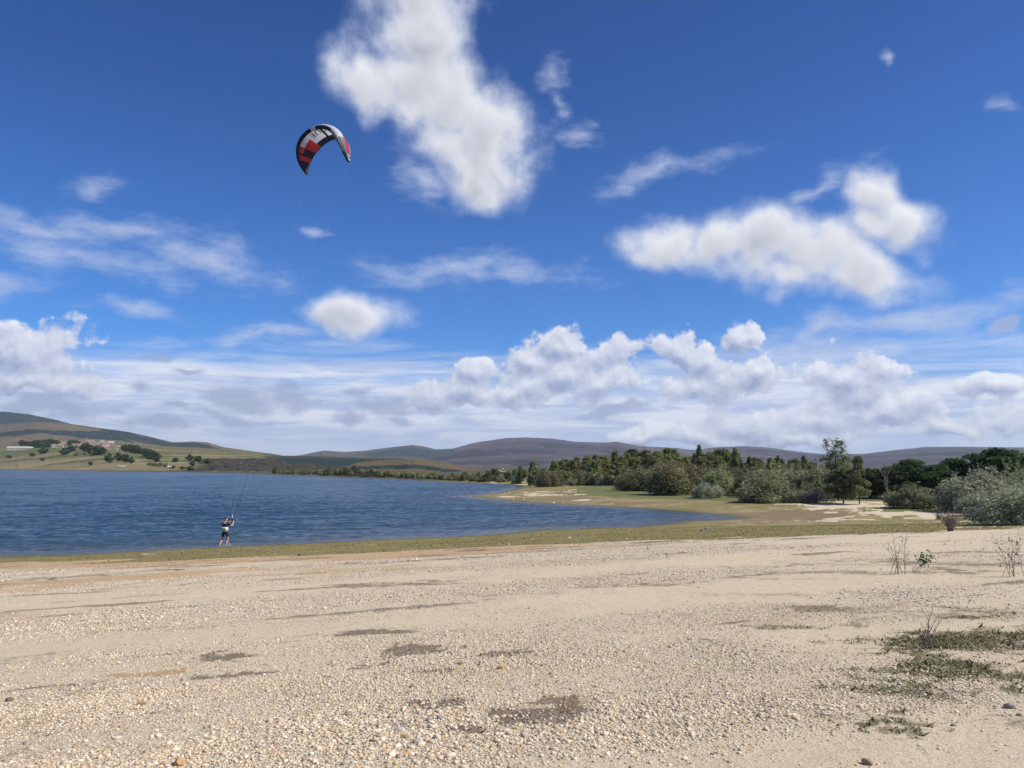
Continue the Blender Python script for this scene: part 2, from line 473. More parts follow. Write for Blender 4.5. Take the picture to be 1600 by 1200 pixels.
# ------------------------------------------------------------------ ground sheet
def ell(lst, x, y, soft=0.5, nscale=0.35, namp=0.9):
    """soft-edged irregular patches lying on the ground; px, py, rx, ry in photo pixels"""
    out = np.zeros_like(x)
    for e in lst:
        g = gp(e[0], e[1])
        if g is None: continue
        big = 0.85 if lst is E_SAND else (1.6 if lst is E_DARK else 1.4)
        e = (e[0], e[1], e[2] * big, e[3] * big) + tuple(e[4:])
        D = math.hypot(g[0], g[1]); hgt = max(EYE - g[2], 0.3)
        rx = e[2] * D / F_PX; ry = e[3] * D * D / (F_PX * hgt)
        st = e[4] if len(e) > 4 else 1.0
        ca, sa = g[1] / D, g[0] / D      # local frame turned to the bearing
        m = (np.abs(x - g[0]) < 2.2 * max(rx, ry)) & (np.abs(y - g[1]) < 2.2 * max(rx, ry))
        if not m.any(): continue
        xx = x[m] - g[0]; yy = y[m] - g[1]
        u = (xx * ca - yy * sa) / rx; v = (xx * sa + yy * ca) / ry
        sd_ = (e[0] * 0.37 + e[1] * 0.71) % 50
        u = u + 2.2 * fbm(u * 1.1 + sd_, v * 1.1, 3, 23); v = v + 2.4 * fbm(u * 1.3, v * 1.3 + sd_, 3, 24)
        q = 1.15 - np.sqrt(u * u + v * v) + namp * 1.8 * fbm(u * 2.2 + sd_, v * 2.6, 5, 21, 0.6)
        out[m] = np.maximum(out[m], st * sstep(0.0, soft, q))
    return out
E_SAND = [(1340,806,120,8),(1280,799,50,3),(1430,804,70,4),(1400,787,110,3),(1330,790,60,3),(1500,792,40,3),(870,753.5,75,3),(905,756,40,2),(865,769,60,3),(905,780,30,1.3),
          (1560,822,70,3),(1180,774,30,2),(1480,815,40,2),(640,746.3,70,1.0),(560,744.8,60,0.8),(790,776,26,1.2),(1590,808,30,3),(1560,845,40,3)]
E_MUD = [(1190,808,85,6),(870,779,80,2.5),(960,786,90,1.8),(1240,803,50,4),(800,783,30,1.5),(1090,806,60,3),(900,769,50,2.0),(1040,785,60,1.4)]
E_DARK = [(838,1112,52,12),(665,1098,36,8),(640,1016,34,9),(570,988,46,6),(350,1027,24,5),(356,1054,40,3),(620,912,60,3.5,.8),(560,915,24,3,.8),(880,904,80,2.5,.5),(1090,1000,34,5,.6),(1290,952,34,4,.8),
          (785,1020,26,5,.8),(680,1046,46,5,.8),(735,1140,26,5),(940,905,40,2,.5),(1350,893,90,3.5,.7),(1480,881,80,3,.7),(1560,893,60,4,.8),(990,914,60,2.5,.6),(1400,875,40,2,.6),(1500,957,40,7,.5),(1435,925,40,3,.5),
          (90,903,70,2.5,.7),(230,893,60,2,.5),(270,890,14,2),(75,905,10,2.5),(540,880,70,2,.5),(330,910,60,2.5,.4),(470,935,50,2,.4),(150,945,60,2,.4),(250,930,40,2,.4),(700,880,60,1.5,.5),(1220,858,60,1.5,.5),(1330,863,40,1.5,.5),(1520,862,50,1.5,.7),
          (1180,1100,30,5,.5),(1310,1120,22,4,.6),(1570,1120,20,8,.5),(1330,975,14,4,.7),(600,1040,40,3,.6),(520,1058,30,3,.5),(470,1090,30,4,.4),(440,1150,30,4,.4),(150,1075,30,3,.5),(255,1112,30,3,.4),(110,1140,40,4,.35),(480,1000,30,3,.4),(730,985,30,3,.4),(860,1010,30,3,.35),(960,1060,40,4,.35),(1010,1130,40,5,.35),(1120,1050,30,3,.35),(1050,960,40,3,.4),(1180,930,50,3,.4),(780,930,60,2.5,.45),(1250,905,60,2.5,.5),(1560,1055,40,6,.6),(1380,955,50,4,.5),(1280,1040,40,4,.4),(40,1030,40,4,.4),(170,985,50,3,.4),(380,965,40,2.5,.4),(1120,885,60,2,.4),(620,1130,30,4,.5)]
E_GREEN = [(1470,1006,62,13),(1225,982,52,6,.8),(1405,1066,52,15),(1520,1052,62,9,.9),(1410,1128,32,15),(1560,962,50,8,.8),(1596,1078,14,8),(1490,1030,50,7,.9),(1580,995,50,9,.8),(1380,1003,50,4,.5),(1540,1002,60,8,.6)]
E_OCHRE = [(210,1054,50,6,.8),(60,1128,30,8,.6),(70,1105,40,5,.4),(230,1030,60,5,.3),(860,1100,40,10,.4),(300,900,260,12,.55),(60,915,120,14,.6),(540,888,200,8,.5),(740,1050,60,10,.3),(560,1120,40,8,.25),(20,960,60,10,.4)]
def ground_masks(x, y, d):
    s = NRM[0] * x + NRM[1] * y
    n_l = fbm(x * 0.09, y * 0.09, 4, 31); n_m = fbm(x * 0.45, y * 0.45, 4, 32)
    along = 0.889 * x + 0.457 * y
    n_st = fbm(along * 0.06, s * 0.45, 4, 33)                   # streaks parallel to the shore
    w = 4.6 + 3.5 * np.clip((x + 17) / 40, 0, 1) + 2.2 * n_st * 2 + 1.2 * n_m
    beach = sstep(49.5, 46.5, s - 6 * np.clip((x - 12) / 20, 0, 1) * 0) * 1.0
    strip = sstep(w + 0.9, w - 0.9, d)
    # land past the beach
    sb = np.interp(x, [-60, -40, -23, -12, -3, 6, 13, 20, 30, 60], [47, 46, 42.6, 37, 32.5, 32.3, 30.2, 26.2, 25.5, 22])
    flat = sstep(-0.8, 0.8, s - sb + 4.2 * n_m + 9.0 * n_st + 3.0 * n_l)
    flat = np.maximum(flat, sstep(120, 160, np.hypot(x, y)))
    green = np.maximum(strip, flat)
    sand = ell(E_SAND, x, y, 0.4, 0.4, 1.9)
    sand = 0.92 * sand
    sand = np.maximum(sand, flat * 0.45 * sstep(0.10, 0.2, fbm(x * 0.10, y * 0.25, 4, 35)) * sstep(6, 12, d) * sstep(52, 62, y) * sstep(150, 110, y))
    mud = ell(E_MUD, x, y, 0.6, 0.3, 1.0)
    lush = green * sstep(8, 16, d) * sstep(66, 80, y)
    dark = ell(E_DARK, x, y, 0.85, 0.5, 1.2)
    mats = ell(E_GREEN, x, y, 0.8, 0.5, 1.2)
    ochre = ell(E_OCHRE, x, y, 0.9, 0.3, 0.8)
    ochre = np.maximum(ochre, 0.95 * sstep(-7, -2, s - sb + 3 * n_st) * sstep(16, -8, x) * (1 - green))
    dark = np.maximum(dark, sstep(0.12, 0.22, fbm(along * 0.35, s * 1.6, 4, 61)) * sstep(-9, -3, s - sb) * (1 - flat) * .9)
    dark = np.maximum(dark, .8 * sstep(0.19, 0.28, fbm(along * 0.25 + 9, s * 1.3, 4, 62)) * (1 - flat) * sstep(5, 9, s))
    gravel = np.clip(0.52 + 2.9 * fbm(along * 0.10, s * 0.33, 4, 34) + 0.8 * fbm(x * 0.8, y * 0.8, 3, 36), 0, 1)
    gravel = gravel * (1 - 0.9 * green) * (1 - 0.75 * ochre)
    return dict(green=green * (1 - sand) , lush=lush * (1 - sand), mud=mud, dark=dark, mats=mats, ochre=ochre, gravel=gravel, sandp=sand, wet=sstep(1.9, 0.3, d))

def build_ground():
    na, nr = 760, 640
    az = np.linspace(-1.15, 1.15, na); R = np.concatenate([[0.05], np.geomspace(0.6, 9000, nr - 1)])
    A, RR = np.meshgrid(az, R)
    x = (RR * np.sin(A)).ravel(); y = (RR * np.cos(A)).ravel()
    d = shore_dist(x, y)
    z = ground_z(x, y, d)
    i = np.arange(nr - 1)[:, None] * na + np.arange(na - 1)[None]
    i = i.ravel()
    faces = np.stack([i, i + 1, i + na + 1, i + na], 1)
    mk = ground_masks(x, y, d)
    m_, q = mat("beach_and_meadow")
    P = q.n('ShaderNodeNewGeometry').outputs['Position']
    at = {k: q.n('ShaderNodeAttribute', attribute_name=k).outputs['Fac'] for k in mk}
    n1 = q.noise(P, 0.6, 5, 0.6); n2 = q.noise(P, 5.0, 6, 0.65); n3 = q.noise(P, 45.0, 4, 0.7)
    nst = q.noise(q.scale(P, (0.35, 1.0, 1.0)), 1.3, 6, 0.68)
    # dry silt and sand
    base = q.mix(n1, (0.57, 0.46, 0.295, 1), (0.67, 0.56, 0.385, 1))
    base = q.mix(q.m('MULTIPLY', q.rng(n3, 0.42, 0.72), 0.8), base, (0.36, 0.275, 0.18, 1))
    n4 = q.noise(P, 170.0, 3, 0.7)
    base = q.mix(q.rng(n4, 0.45, 0.65), base, q.mix(0.5, base, (0.70, 0.60, 0.45, 1)))
    base = q.mix(q.m('MULTIPLY', q.rng(n4, 0.46, 0.34), 0.6), base, (0.27, 0.20, 0.14, 1))
    # pebbles: cells of their own colour, pale to honey to grey
    def peb(sc, seed):
        vn = q.n('ShaderNodeTexVoronoi', feature='F1'); q.set(vn.inputs['Vector'], q.v('ADD', P, (seed, seed, 0))); vn.inputs['Scale'].default_value = sc
        sep = q.n('ShaderNodeSeparateColor', {0: vn.outputs['Color']})
        c = q.n('ShaderNodeValToRGB', {0: sep.outputs[0]})
        cr = c.color_ramp; cr.elements[0].color = (0.27, 0.20, 0.15, 1); cr.elements[1].color = (0.78, 0.72, 0.62, 1)
        for pos, cc in ((0.12, (0.40, 0.30, 0.21, 1)), (0.35, (0.56, 0.46, 0.34, 1)), (0.6, (0.64, 0.55, 0.43, 1)), (0.8, (0.58, 0.43, 0.26, 1)), (0.88, (0.66, 0.60, 0.52, 1))):
            e = cr.elements.new(pos); e.color = cc
        dome = q.m('MULTIPLY', q.m('SUBTRACT', 0.55, vn.outputs['Distance']), 1.0 / sc)
        edge = q.rng(vn.outputs['Distance'], 0.42, 0.62)
        return c.outputs[0], dome, edge, sep.outputs[1]
    c1, h1, e1, r1 = peb(34.0, 0.0)
    c2, h2, e2, r2 = peb(15.0, 3.0)
    gm = q.m('ADD', at['gravel'], q.m('MULTIPLY', q.m('SUBTRACT', n2, 0.5), 0.9))
    k1 = q.m('MULTIPLY', q.rng(q.m('SUBTRACT', gm, q.m('MULTIPLY', r1, 0.75)), -0.05, 0.05), q.m('SUBTRACT', 1.0, e1))
    k2 = q.m('MULTIPLY', q.rng(q.m('SUBTRACT', gm, q.m('ADD', q.m('MULTIPLY', r2, 0.8), 0.35)), -0.03, 0.03), q.m('SUBTRACT', 1.0, e2))
    col = q.mix(k1, base, c1); col = q.mix(k2, col, c2)
    # ochre silt with drift lines
    oc = q.mix(nst, (0.34, 0.20, 0.095, 1), (0.53, 0.38, 0.21, 1))
    col = q.mix(q.m('MULTIPLY', q.rng(q.m('ADD', at['ochre'], q.m('MULTIPLY', q.m('SUBTRACT', nst, 0.5), 1.3)), 0.1, 0.65), 0.9), col, oc)
    # mud and short weed at the waterline
    col = q.mix(q.rng(q.m('ADD', at['mud'], q.m('SUBTRACT', nst, 0.5)), 0.3, 0.8), col, q.mix(n2, (0.16, 0.095, 0.055, 1), (0.27, 0.19, 0.115, 1)))
    olive = q.mix(q.rng(n2, 0.3, 0.7), (0.20, 0.18, 0.055, 1), (0.28, 0.22, 0.095, 1))
    olive = q.mix(q.rng(n1, 0.4, 0.7), olive, (0.16, 0.165, 0.045, 1))
    olive = q.mix(q.m('MULTIPLY', q.rng(n3, 0.5, 0.75), 0.5), olive, (0.34, 0.27, 0.17, 1))
    olive = q.mix(q.m('MULTIPLY', q.rng(q.noise(q.scale(P, (0.5, 1.0, 1.0)), 0.9, 6, 0.7), 0.48, 0.62), 0.8), olive, (0.20, 0.125, 0.065, 1))
    gfac = q.rng(q.m('ADD', at['green'], q.m('MULTIPLY', q.m('SUBTRACT', nst, 0.5), 1.1)), 0.32, 0.62)
    gfac = q.m('MULTIPLY', gfac, q.m('SUBTRACT', 1.0, q.m('MULTIPLY', at['mud'], 0.6)))
    col = q.mix(gfac, col, olive)
    lush = q.mix(q.rng(nst, 0.35, 0.65), (0.085, 0.105, 0.03, 1), (0.17, 0.165, 0.06, 1))
    col = q.mix(q.rng(q.m('ADD', at['lush'], q.m('MULTIPLY', q.m('SUBTRACT', nst, 0.5), 1.0)), 0.35, 0.8), col, lush)
    dist = q.v('LENGTH', P, out=1)
    scrub = q.mix(q.noise(P, 0.05, 5, 0.65), (0.05, 0.052, 0.03, 1), (0.095, 0.085, 0.05, 1))
    col = q.mix(q.rng(dist, 215, 260), col, scrub)
    # litter and weed mats up the beach
    brk = q.m('ADD', q.m('MULTIPLY', q.m('SUBTRACT', n2, 0.5), 1.5), q.m('MULTIPLY', q.m('SUBTRACT', q.noise(q.scale(P, (0.7, 1.2, 1)), 13.0, 5, 0.7), 0.5), 2.4))
    dk = q.rng(q.m('ADD', at['dark'], q.m('MULTIPLY', brk, 0.8)), 0.12, 0.85)
    dkn = q.m('MULTIPLY', dk, q.rng(n3, 0.35, 0.75, 1.0, 0.7))
    col = q.mix(q.m('MULTIPLY', dkn, 0.88), col, q.mix(n2, (0.075, 0.054, 0.038, 1), (0.19, 0.13, 0.075, 1)))
    mt = q.rng(q.m('ADD', at['mats'], brk), 0.25, 1.0)
    col = q.mix(q.m('MULTIPLY', mt, q.rng(n3, 0.3, 0.75, 0.95, 0.5)), col, q.mix(n2, (0.075, 0.08, 0.028, 1), (0.19, 0.15, 0.075, 1)))
    col = q.mix(q.m('MULTIPLY', at['wet'], 0.75), col, (0.10, 0.085, 0.05, 1))
    hgt = q.m('ADD', q.m('ADD', q.m('MULTIPLY', q.m('MULTIPLY', h1, k1), 0.8), q.m('MULTIPLY', q.m('MULTIPLY', h2, k2), 0.8)), q.m('ADD', q.m('MULTIPLY', n3, 0.012), q.m('MULTIPLY', n4, 0.004)))
    hgt = q.m('ADD', hgt, q.m('MULTIPLY', n2, 0.03))
    b = q.n('ShaderNodeBump', {'Strength': 1.0, 'Distance': 1.0, 'Height': hgt})
    p = q.n('ShaderNodeBsdfPrincipled', {'Base Color': col, 'Roughness': 0.92, 'Specular IOR Level': 0.25, 'Normal': b.outputs[0]})
    q.n('ShaderNodeOutputMaterial', {0: p.outputs[0]})
    me = np_mesh("ground", np.stack([x, y, z], 1), faces, [m_], True, mk)
    tag(obj("ground", me), kind='structure')
build_ground()

# ------------------------------------------------------------------ lake
def build_lake():
    m_, q = mat("lake_water")
    P = q.n('ShaderNodeNewGeometry').outputs['Position']
    PW = q.n('ShaderNodeVectorRotate', {'Vector': P, 'Angle': math.radians(-24)}, rotation_type='Z_AXIS').outputs[0]
    a = q.noise(q.scale(PW, (0.55, 1.5, 1.0)), 1.05, 3, 0.55, dist=0.4)
    b_ = q.noise(q.scale(PW, (0.7, 1.3, 1.0)), 3.4, 3, 0.6)
    c = q.noise(q.scale(PW, (0.5, 1.1, 1.0)), 0.33, 3, 0.55)
    gust = q.noise(q.scale(P, (0.25, 1.0, 1.0)), 0.035, 4, 0.6)
    h = q.m('ADD', q.m('ADD', q.m('MULTIPLY', a, 0.42), q.m('MULTIPLY', b_, 0.17)), q.m('MULTIPLY', c, 0.6))
    h = q.m('ADD', h, q.m('MULTIPLY', q.noise(q.scale(PW, (0.5, 1.0, 1.0)), 0.11, 3, 0.5), 2.5))
    h = q.m('MULTIPLY', h, q.rng(gust, 0.3, 0.7, 0.75, 1.15))
    bump = q.n('ShaderNodeBump', {'Strength': 1.0, 'Distance': 1.0, 'Height': h})
    col = q.mix(q.rng(gust, 0.35, 0.65), (0.018, 0.050, 0.084, 1), (0.028, 0.068, 0.104, 1))
    sh = q.n('ShaderNodeAttribute', attribute_name='shallow').outputs['Fac']
    col = q.mix(q.m('MULTIPLY', sh, 0.8), col, (0.085, 0.085, 0.075, 1))
    p = q.n('ShaderNodeBsdfPrincipled', {'Base Color': col, 'Roughness': 0.22, 'IOR': 1.33, 'Normal': bump.outputs[0]})
    q.n('ShaderNodeOutputMaterial', {0: p.outputs[0]})
    az = np.linspace(-0.70, 0.42, 900); R = np.concatenate([np.geomspace(30, 420, 1000), np.geomspace(430, 2600, 30)])
    A, RR = np.meshgrid(az, R); x = RR * np.sin(A); y = RR * np.cos(A); r = np.random.default_rng(12)
    z = np.zeros_like(x)
    gustn = 0.72 + 1.7 * (fbm(x * 0.025, y * 0.012, 4, 71) + 0.12)
    wx = x + 2.2 * fbm(x * 0.12, y * 0.12, 2, 75); wy = y + 2.2 * fbm(x * 0.12 + 40, y * 0.12, 2, 76)
    for k in range(26):
        lam = 0.55 * 1.115 ** k; th = math.radians(-66 + r.normal() * 26)          # wind from the left, crests slanting to the shore
        kx, ky = math.cos(th) * 2 * PI / lam, math.sin(th) * 2 * PI / lam
        amp = 0.0115 * lam ** 0.38
        fadeo = np.clip(lam * 260 / RR - 0.35, 0, 1)
        z += 0.62 * amp * fadeo * np.sin(kx * wx + ky * wy + r.uniform(0, 6.28))
    z = z * gustn * sstep(0.1, 4.0, -shore_dist_grid(x, y)) * sstep(700, 350, RR)
    n, na = x.shape
    i = (np.arange(n - 1)[:, None] * na + np.arange(na - 1)[None]).ravel()
    me = np_mesh("lake_water", np.stack([x.ravel(), y.ravel(), z.ravel()], 1), np.stack([i, i + 1, i + na + 1, i + na], 1), [m_], True, {'shallow': np.exp(shore_dist_grid(x, y) / 5.0).clip(0, 1).ravel()})
    tag(obj("lake_water", me), kind='structure')
def shore_dist_grid(x, y):
    """the same distance, read from a coarse table"""
    gx = np.linspace(-130, 45, 176); gy = np.linspace(20, 260, 241)
    GX, GY = np.meshgrid(gx, gy); D = shore_dist(GX, GY).reshape(GX.shape)
    fx = np.clip((x + 130) / 175 * 175, 0, 174.99); fy = np.clip((y - 20), 0, 239.99)
    i = fx.astype(int); j = fy.astype(int); u = fx - i; v = fy - j
    d = (D[j, i] * (1 - u) + D[j, i + 1] * u) * (1 - v) + (D[j + 1, i] * (1 - u) + D[j + 1, i + 1] * u) * v
    return np.where((x < -130) | (y > 260), -50, d)
build_lake()

# ------------------------------------------------------------------ hills
def hill_mat(name, cols, scale, forest_and_shade, fscale=0.004, fields=None, fdark=(0.022, 0.038, 0.035, 1)):
    m_, q = mat(name)
    P = q.n('ShaderNodeNewGeometry').outputs['Position']
    n1 = q.noise(P, scale, 6, 0.62); n2 = q.noise(q.scale(P, (1, 1, 3)), scale * 5, 5, 0.65)
    col = q.mix(q.rng(n1, 0.38, 0.62), cols[0], cols[1])
    col = q.mix(q.rng(n2, 0.45, 0.68), col, cols[2])
    n3 = q.noise(q.scale(P, (1, 1, 2)), scale * 30, 4, 0.7)
    col = q.mix(q.m('MULTIPLY', q.rng(n3, 0.48, 0.62), 0.55), col, tuple(c * 0.45 for c in cols[2][:3]) + (1,))
    if fields:
        vn = q.n('ShaderNodeTexVoronoi', feature='F1'); q.set(vn.inputs['Vector'], q.v('ADD', q.scale(P, (0.55, 1.0, 0.0)), q.v('SCALE', q.noise(P, 0.01, 3, 0.5, out='Color'), 40.0)))
        vn.inputs['Scale'].default_value = 0.011
        sep = q.n('ShaderNodeSeparateColor', {0: vn.outputs['Color']})
        cr = q.n('ShaderNodeValToRGB', {0: sep.outputs[0]}); r = cr.color_ramp; r.interpolation = 'CONSTANT'
        r.elements[0].color = fields[0]; r.elements[1].color = fields[-1]; r.elements[1].position = 0.8
        for i, f in enumerate(fields[1:-1]): e = r.elements.new(0.22 + 0.2 * i); e.color = f
        fld = q.n('ShaderNodeAttribute', attribute_name='field').outputs['Fac']
        fc = q.mix(q.m('MULTIPLY', q.rng(n2, 0.4, 0.7), 0.35), cr.outputs[0], cols[1])
        col = q.mix(fld, col, fc)
    fa = q.n('ShaderNodeAttribute', attribute_name='forest_and_shade').outputs['Fac']  # woods, and on the village hillside and low moor painted cloud shade
    fo = q.rng(q.m('ADD', fa, q.m('MULTIPLY', q.m('SUBTRACT', q.noise(P, fscale * 2.5, 7, 0.68), 0.5), 2.0)), 0.42, 0.52)
    fcol = q.mix(q.noise(P, 0.08, 3, 0.6), fdark, tuple(c * 1.7 for c in fdark[:3]) + (1,))
    col = q.mix(fo, col, fcol)
    rock = q.rng(q.noise(q.scale(P, (1, 1, 2)), scale * 14, 3, 0.5), 0.735, 0.76)
    col = q.mix(q.m('MULTIPLY', rock, forest_and_shade), col, (0.42, 0.40, 0.38, 1))
    h = q.m('ADD', q.m('MULTIPLY', n2, 0.15 / scale * 0.2), q.m('MULTIPLY', q.m('MULTIPLY', q.noise(P, 0.09, 2, 0.5), fo), 14.0))
    b = q.n('ShaderNodeBump', {'Strength': 1.0, 'Distance': 1.6, 'Height': h})
    p = q.n('ShaderNodeBsdfPrincipled', {'Base Color': col, 'Roughness': 0.95, 'Specular IOR Level': 0.1, 'Normal': b.outputs[0]})
    q.n('ShaderNodeOutputMaterial', {0: p.outputs[0]})
    return m_
def hell(lst, name, x, y):
    out = np.zeros_like(x)
    az = np.arctan2(x, y); px = 800 + F_PX * np.tan(az) / math.cos(PITCH)
    for cx, cy, rx, ry in lst:
        g = gp(cx, cy, only=name)
        if g is None: continue
        D = math.hypot(g[0], g[1])
        g2 = gp(cx, cy - ry, only=name); g3 = gp(cx, cy + ry, only=name)
        far = math.hypot(g2[0], g2[1]) - D if g2 else 0; nr_ = D - math.hypot(g3[0], g3[1]) if g3 else 0
        rr = max(far, nr_, 60)
        w_ = rx * D / F_PX
        q = 1 - np.sqrt(((az - math.atan2(g[0], g[1])) * D / w_) ** 2 + ((np.hypot(x, y) - D) / rr) ** 2) + 1.3 * fbm(x / (w_ * 0.5), y / (w_ * 0.5), 4, 41)
        out = np.maximum(out, sstep(-0.05, 0.3, q))
    return out
HM = {
 'pine_hill': (hill_mat('pine_forest_slope', [(0.03, 0.045, 0.04, 1), (0.04, 0.05, 0.045, 1), (0.03, 0.04, 0.035, 1)], 0.0016, 0.0), [(0, 655, 200, 30)]),
 'moor_hill': (hill_mat('dry_moor_grass', [(0.17, 0.13, 0.08, 1), (0.13, 0.11, 0.07, 1), (0.105, 0.09, 0.06, 1)], 0.002, 0.25), [(20,678,90,4),(150,681,60,6),(115,676,40,3),(215,686,55,6),(255,692,40,4),(310,697,40,4),(190,676,30,3),(410,709,30,3)]),
 'far_ridge': (hill_mat('wooded_ridge', [(0.10, 0.095, 0.07, 1), (0.075, 0.075, 0.06, 1), (0.06, 0.06, 0.05, 1)], 0.0014, 0.1), [(640,706,60,7),(700,708,40,6),(600,708,40,4)]),
 'heather_hills': (hill_mat('heather_moor', [(0.13, 0.10, 0.095, 1), (0.045, 0.040, 0.052, 1), (0.032, 0.032, 0.042, 1)], 0.0016, 0.9, fdark=(0.03, 0.032, 0.036, 1)), [(740,710,60,4),(830,704,50,3),(880,696,60,2),(700,716,40,3),(1310,715,60,2.5),(1480,708,60,2.5),(1200,705,40,2),(820,724,30,5),(960,703,30,2),(1560,704,50,2)]),
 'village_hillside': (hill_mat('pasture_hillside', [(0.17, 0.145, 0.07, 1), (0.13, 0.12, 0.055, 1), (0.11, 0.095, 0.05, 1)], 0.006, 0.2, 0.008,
      fields=[(0.13, 0.13, 0.055, 1), (0.21, 0.17, 0.09, 1), (0.10, 0.12, 0.045, 1), (0.25, 0.20, 0.11, 1)], fdark=(0.05, 0.042, 0.03, 1)), [(400,724,90,8),(470,722,70,7),(530,724,50,5),(360,722,40,6),(330,732,50,3)]),  # dark patches here are cloud shadow coloured into the slope, not woods
 'dark_moor': (hill_mat('cloud_shade_moor', [(0.055, 0.050, 0.032, 1), (0.042, 0.038, 0.028, 1), (0.085, 0.08, 0.04, 1)], 0.005, 0.0, 0.01), [(470,718,120,2),(540,720,50,4),(420,733,60,3),(350,728,40,4)]),  # the cloud shadow over this low hill is put into its dark colours
 'brown_knoll': (hill_mat('brown_heath', [(0.16, 0.105, 0.06, 1), (0.12, 0.10, 0.05, 1), (0.09, 0.08, 0.045, 1)], 0.009, 0.0, 0.012), [(640,729,60,2),(560,732,60,3),(700,735,50,2)]),
}
def build_hill(name):
    h = HILLS[name]
    pxs = (h['crest'][0][0], h['crest'][-1][0])
    a0, a1 = [math.atan((p - 800) * math.cos(PITCH) / F_PX) for p in pxs]
    na = int((a1 - a0) / 0.0012); nt = 150
    az = np.linspace(a0, a1, na)
    if h['D0'] is None:
        D0 = np.interp(az, _paz, FARSHORE) + 12
        if name == 'brown_knoll': D0 = D0 + 60
        if name == 'dark_moor': D0 = D0 + 90
        Dc = np.maximum(h['Dc'], D0 * 1.25)
    else: D0 = np.full(na, float(h['D0'])); Dc = np.full(na, float(h['Dc']))
    t = np.concatenate([np.linspace(0.0, 1.0, 110), np.linspace(1.02, 1 , 0)])
    tb = np.linspace(0, 1, nt - 110 + 1)[1:]
    D = np.concatenate([D0[None] + (Dc - D0)[None] * t[:, None], Dc[None] + h['W'] * tb[:, None]], 0)
    x = (D * np.sin(az)[None]).ravel(); y = (D * np.cos(az)[None]).ravel()
    z = hill_height(name, x, y); z = np.where(z < -5, -2.5, z)
    n = D.shape[0]
    i = (np.arange(n - 1)[:, None] * na + np.arange(na - 1)[None]).ravel()
    faces = np.stack([i, i + 1, i + na + 1, i + na], 1)
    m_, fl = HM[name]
    at = {'forest_and_shade': hell(fl, name, x, y)}
    if name == 'village_hillside':
        tt = ((np.hypot(x, y) - np.interp(np.arctan2(x, y), _paz, FARSHORE)) / 1000)
        at['field'] = sstep(1.0, 0.7, tt + 0.3 * fbm(x / 200, y / 200, 3, 5))
    me = np_mesh(name, np.stack([x, y, z], 1), faces, [m_], True, at)
    tag(obj(name, me), kind='structure')
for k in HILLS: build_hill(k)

# ------------------------------------------------------------------ foliage
def leaf_mat(name, c1, c2, c3, trans=0.3):
    m_, q = mat(name)
    P = q.n('ShaderNodeTexCoord').outputs['Object']
    a = q.n('ShaderNodeAttribute', attribute_name='leaf').outputs['Fac']
    oi = q.n('ShaderNodeObjectInfo').outputs['Random']
    col = q.mix(a, c1, c2)
    col = q.mix(q.rng(q.noise(P, 1.3, 3, 0.6), 0.42, 0.62), col, c3)
    hsv = q.n('ShaderNodeHueSaturation', {'Hue': q.m('MULTIPLY_ADD', oi, 0.03, 0.485), 'Saturation': q.m('MULTIPLY_ADD', oi, 0.3, 0.85), 'Value': q.m('MULTIPLY_ADD', oi, 0.35, 0.82), 'Color': col})
    df = q.n('ShaderNodeBsdfDiffuse', {'Color': hsv.outputs[0]})
    tr = q.n('ShaderNodeBsdfTranslucent', {'Color': hsv.outputs[0]})
    mx = q.n('ShaderNodeMixShader', {0: trans, 1: df.outputs[0], 2: tr.outputs[0]})
    q.n('ShaderNodeOutputMaterial', {0: mx.outputs[0]})
    return m_
LM = {
 'willow': leaf_mat('grey_willow_leaves', (0.265, 0.294, 0.150, 1), (0.392, 0.421, 0.219, 1), (0.217, 0.224, 0.128, 1)),
 'silver': leaf_mat('silver_willow_leaves', (0.382, 0.409, 0.264, 1), (0.542, 0.567, 0.367, 1), (0.301, 0.307, 0.215, 1)),
 'olive': leaf_mat('olive_willow_leaves', (0.165, 0.173, 0.087, 1), (0.269, 0.254, 0.139, 1), (0.176, 0.150, 0.101, 1)),
 'brown': leaf_mat('tawny_leaves', (0.207, 0.165, 0.090, 1), (0.271, 0.205, 0.126, 1), (0.160, 0.134, 0.090, 1)),
 'lime': leaf_mat('bright_green_leaves', (0.155, 0.217, 0.046, 1), (0.232, 0.295, 0.078, 1), (0.124, 0.171, 0.046, 1), 0.4),
 'pine': leaf_mat('wood_leaves', (0.176, 0.216, 0.078, 1), (0.313, 0.330, 0.120, 1), (0.199, 0.190, 0.085, 1)),
 'oak': leaf_mat('dark_oak_leaves', (0.064, 0.105, 0.040, 1), (0.105, 0.150, 0.055, 1), (0.057, 0.085, 0.040, 1), 0.2),
 'birch': leaf_mat('light_green_leaves', (0.175, 0.206, 0.083, 1), (0.276, 0.293, 0.138, 1), (0.144, 0.156, 0.078, 1)),
 'purple': leaf_mat('purple_grey_twig_leaves', (0.214, 0.174, 0.167, 1), (0.269, 0.221, 0.206, 1), (0.158, 0.130, 0.126, 1)),
}
BARK = simple_mat('grey_brown_bark', (0.12, 0.095, 0.07, 1), 0.9, noise=6, col2=(0.07, 0.055, 0.042, 1))
PALEBARK = simple_mat('pale_bark', (0.24, 0.22, 0.19, 1), 0.9, noise=6, col2=(0.16, 0.145, 0.125, 1))
TWIG = simple_mat('dry_twig', (0.16, 0.12, 0.10, 1), 0.9, noise=9, col2=(0.10, 0.075, 0.065, 1))

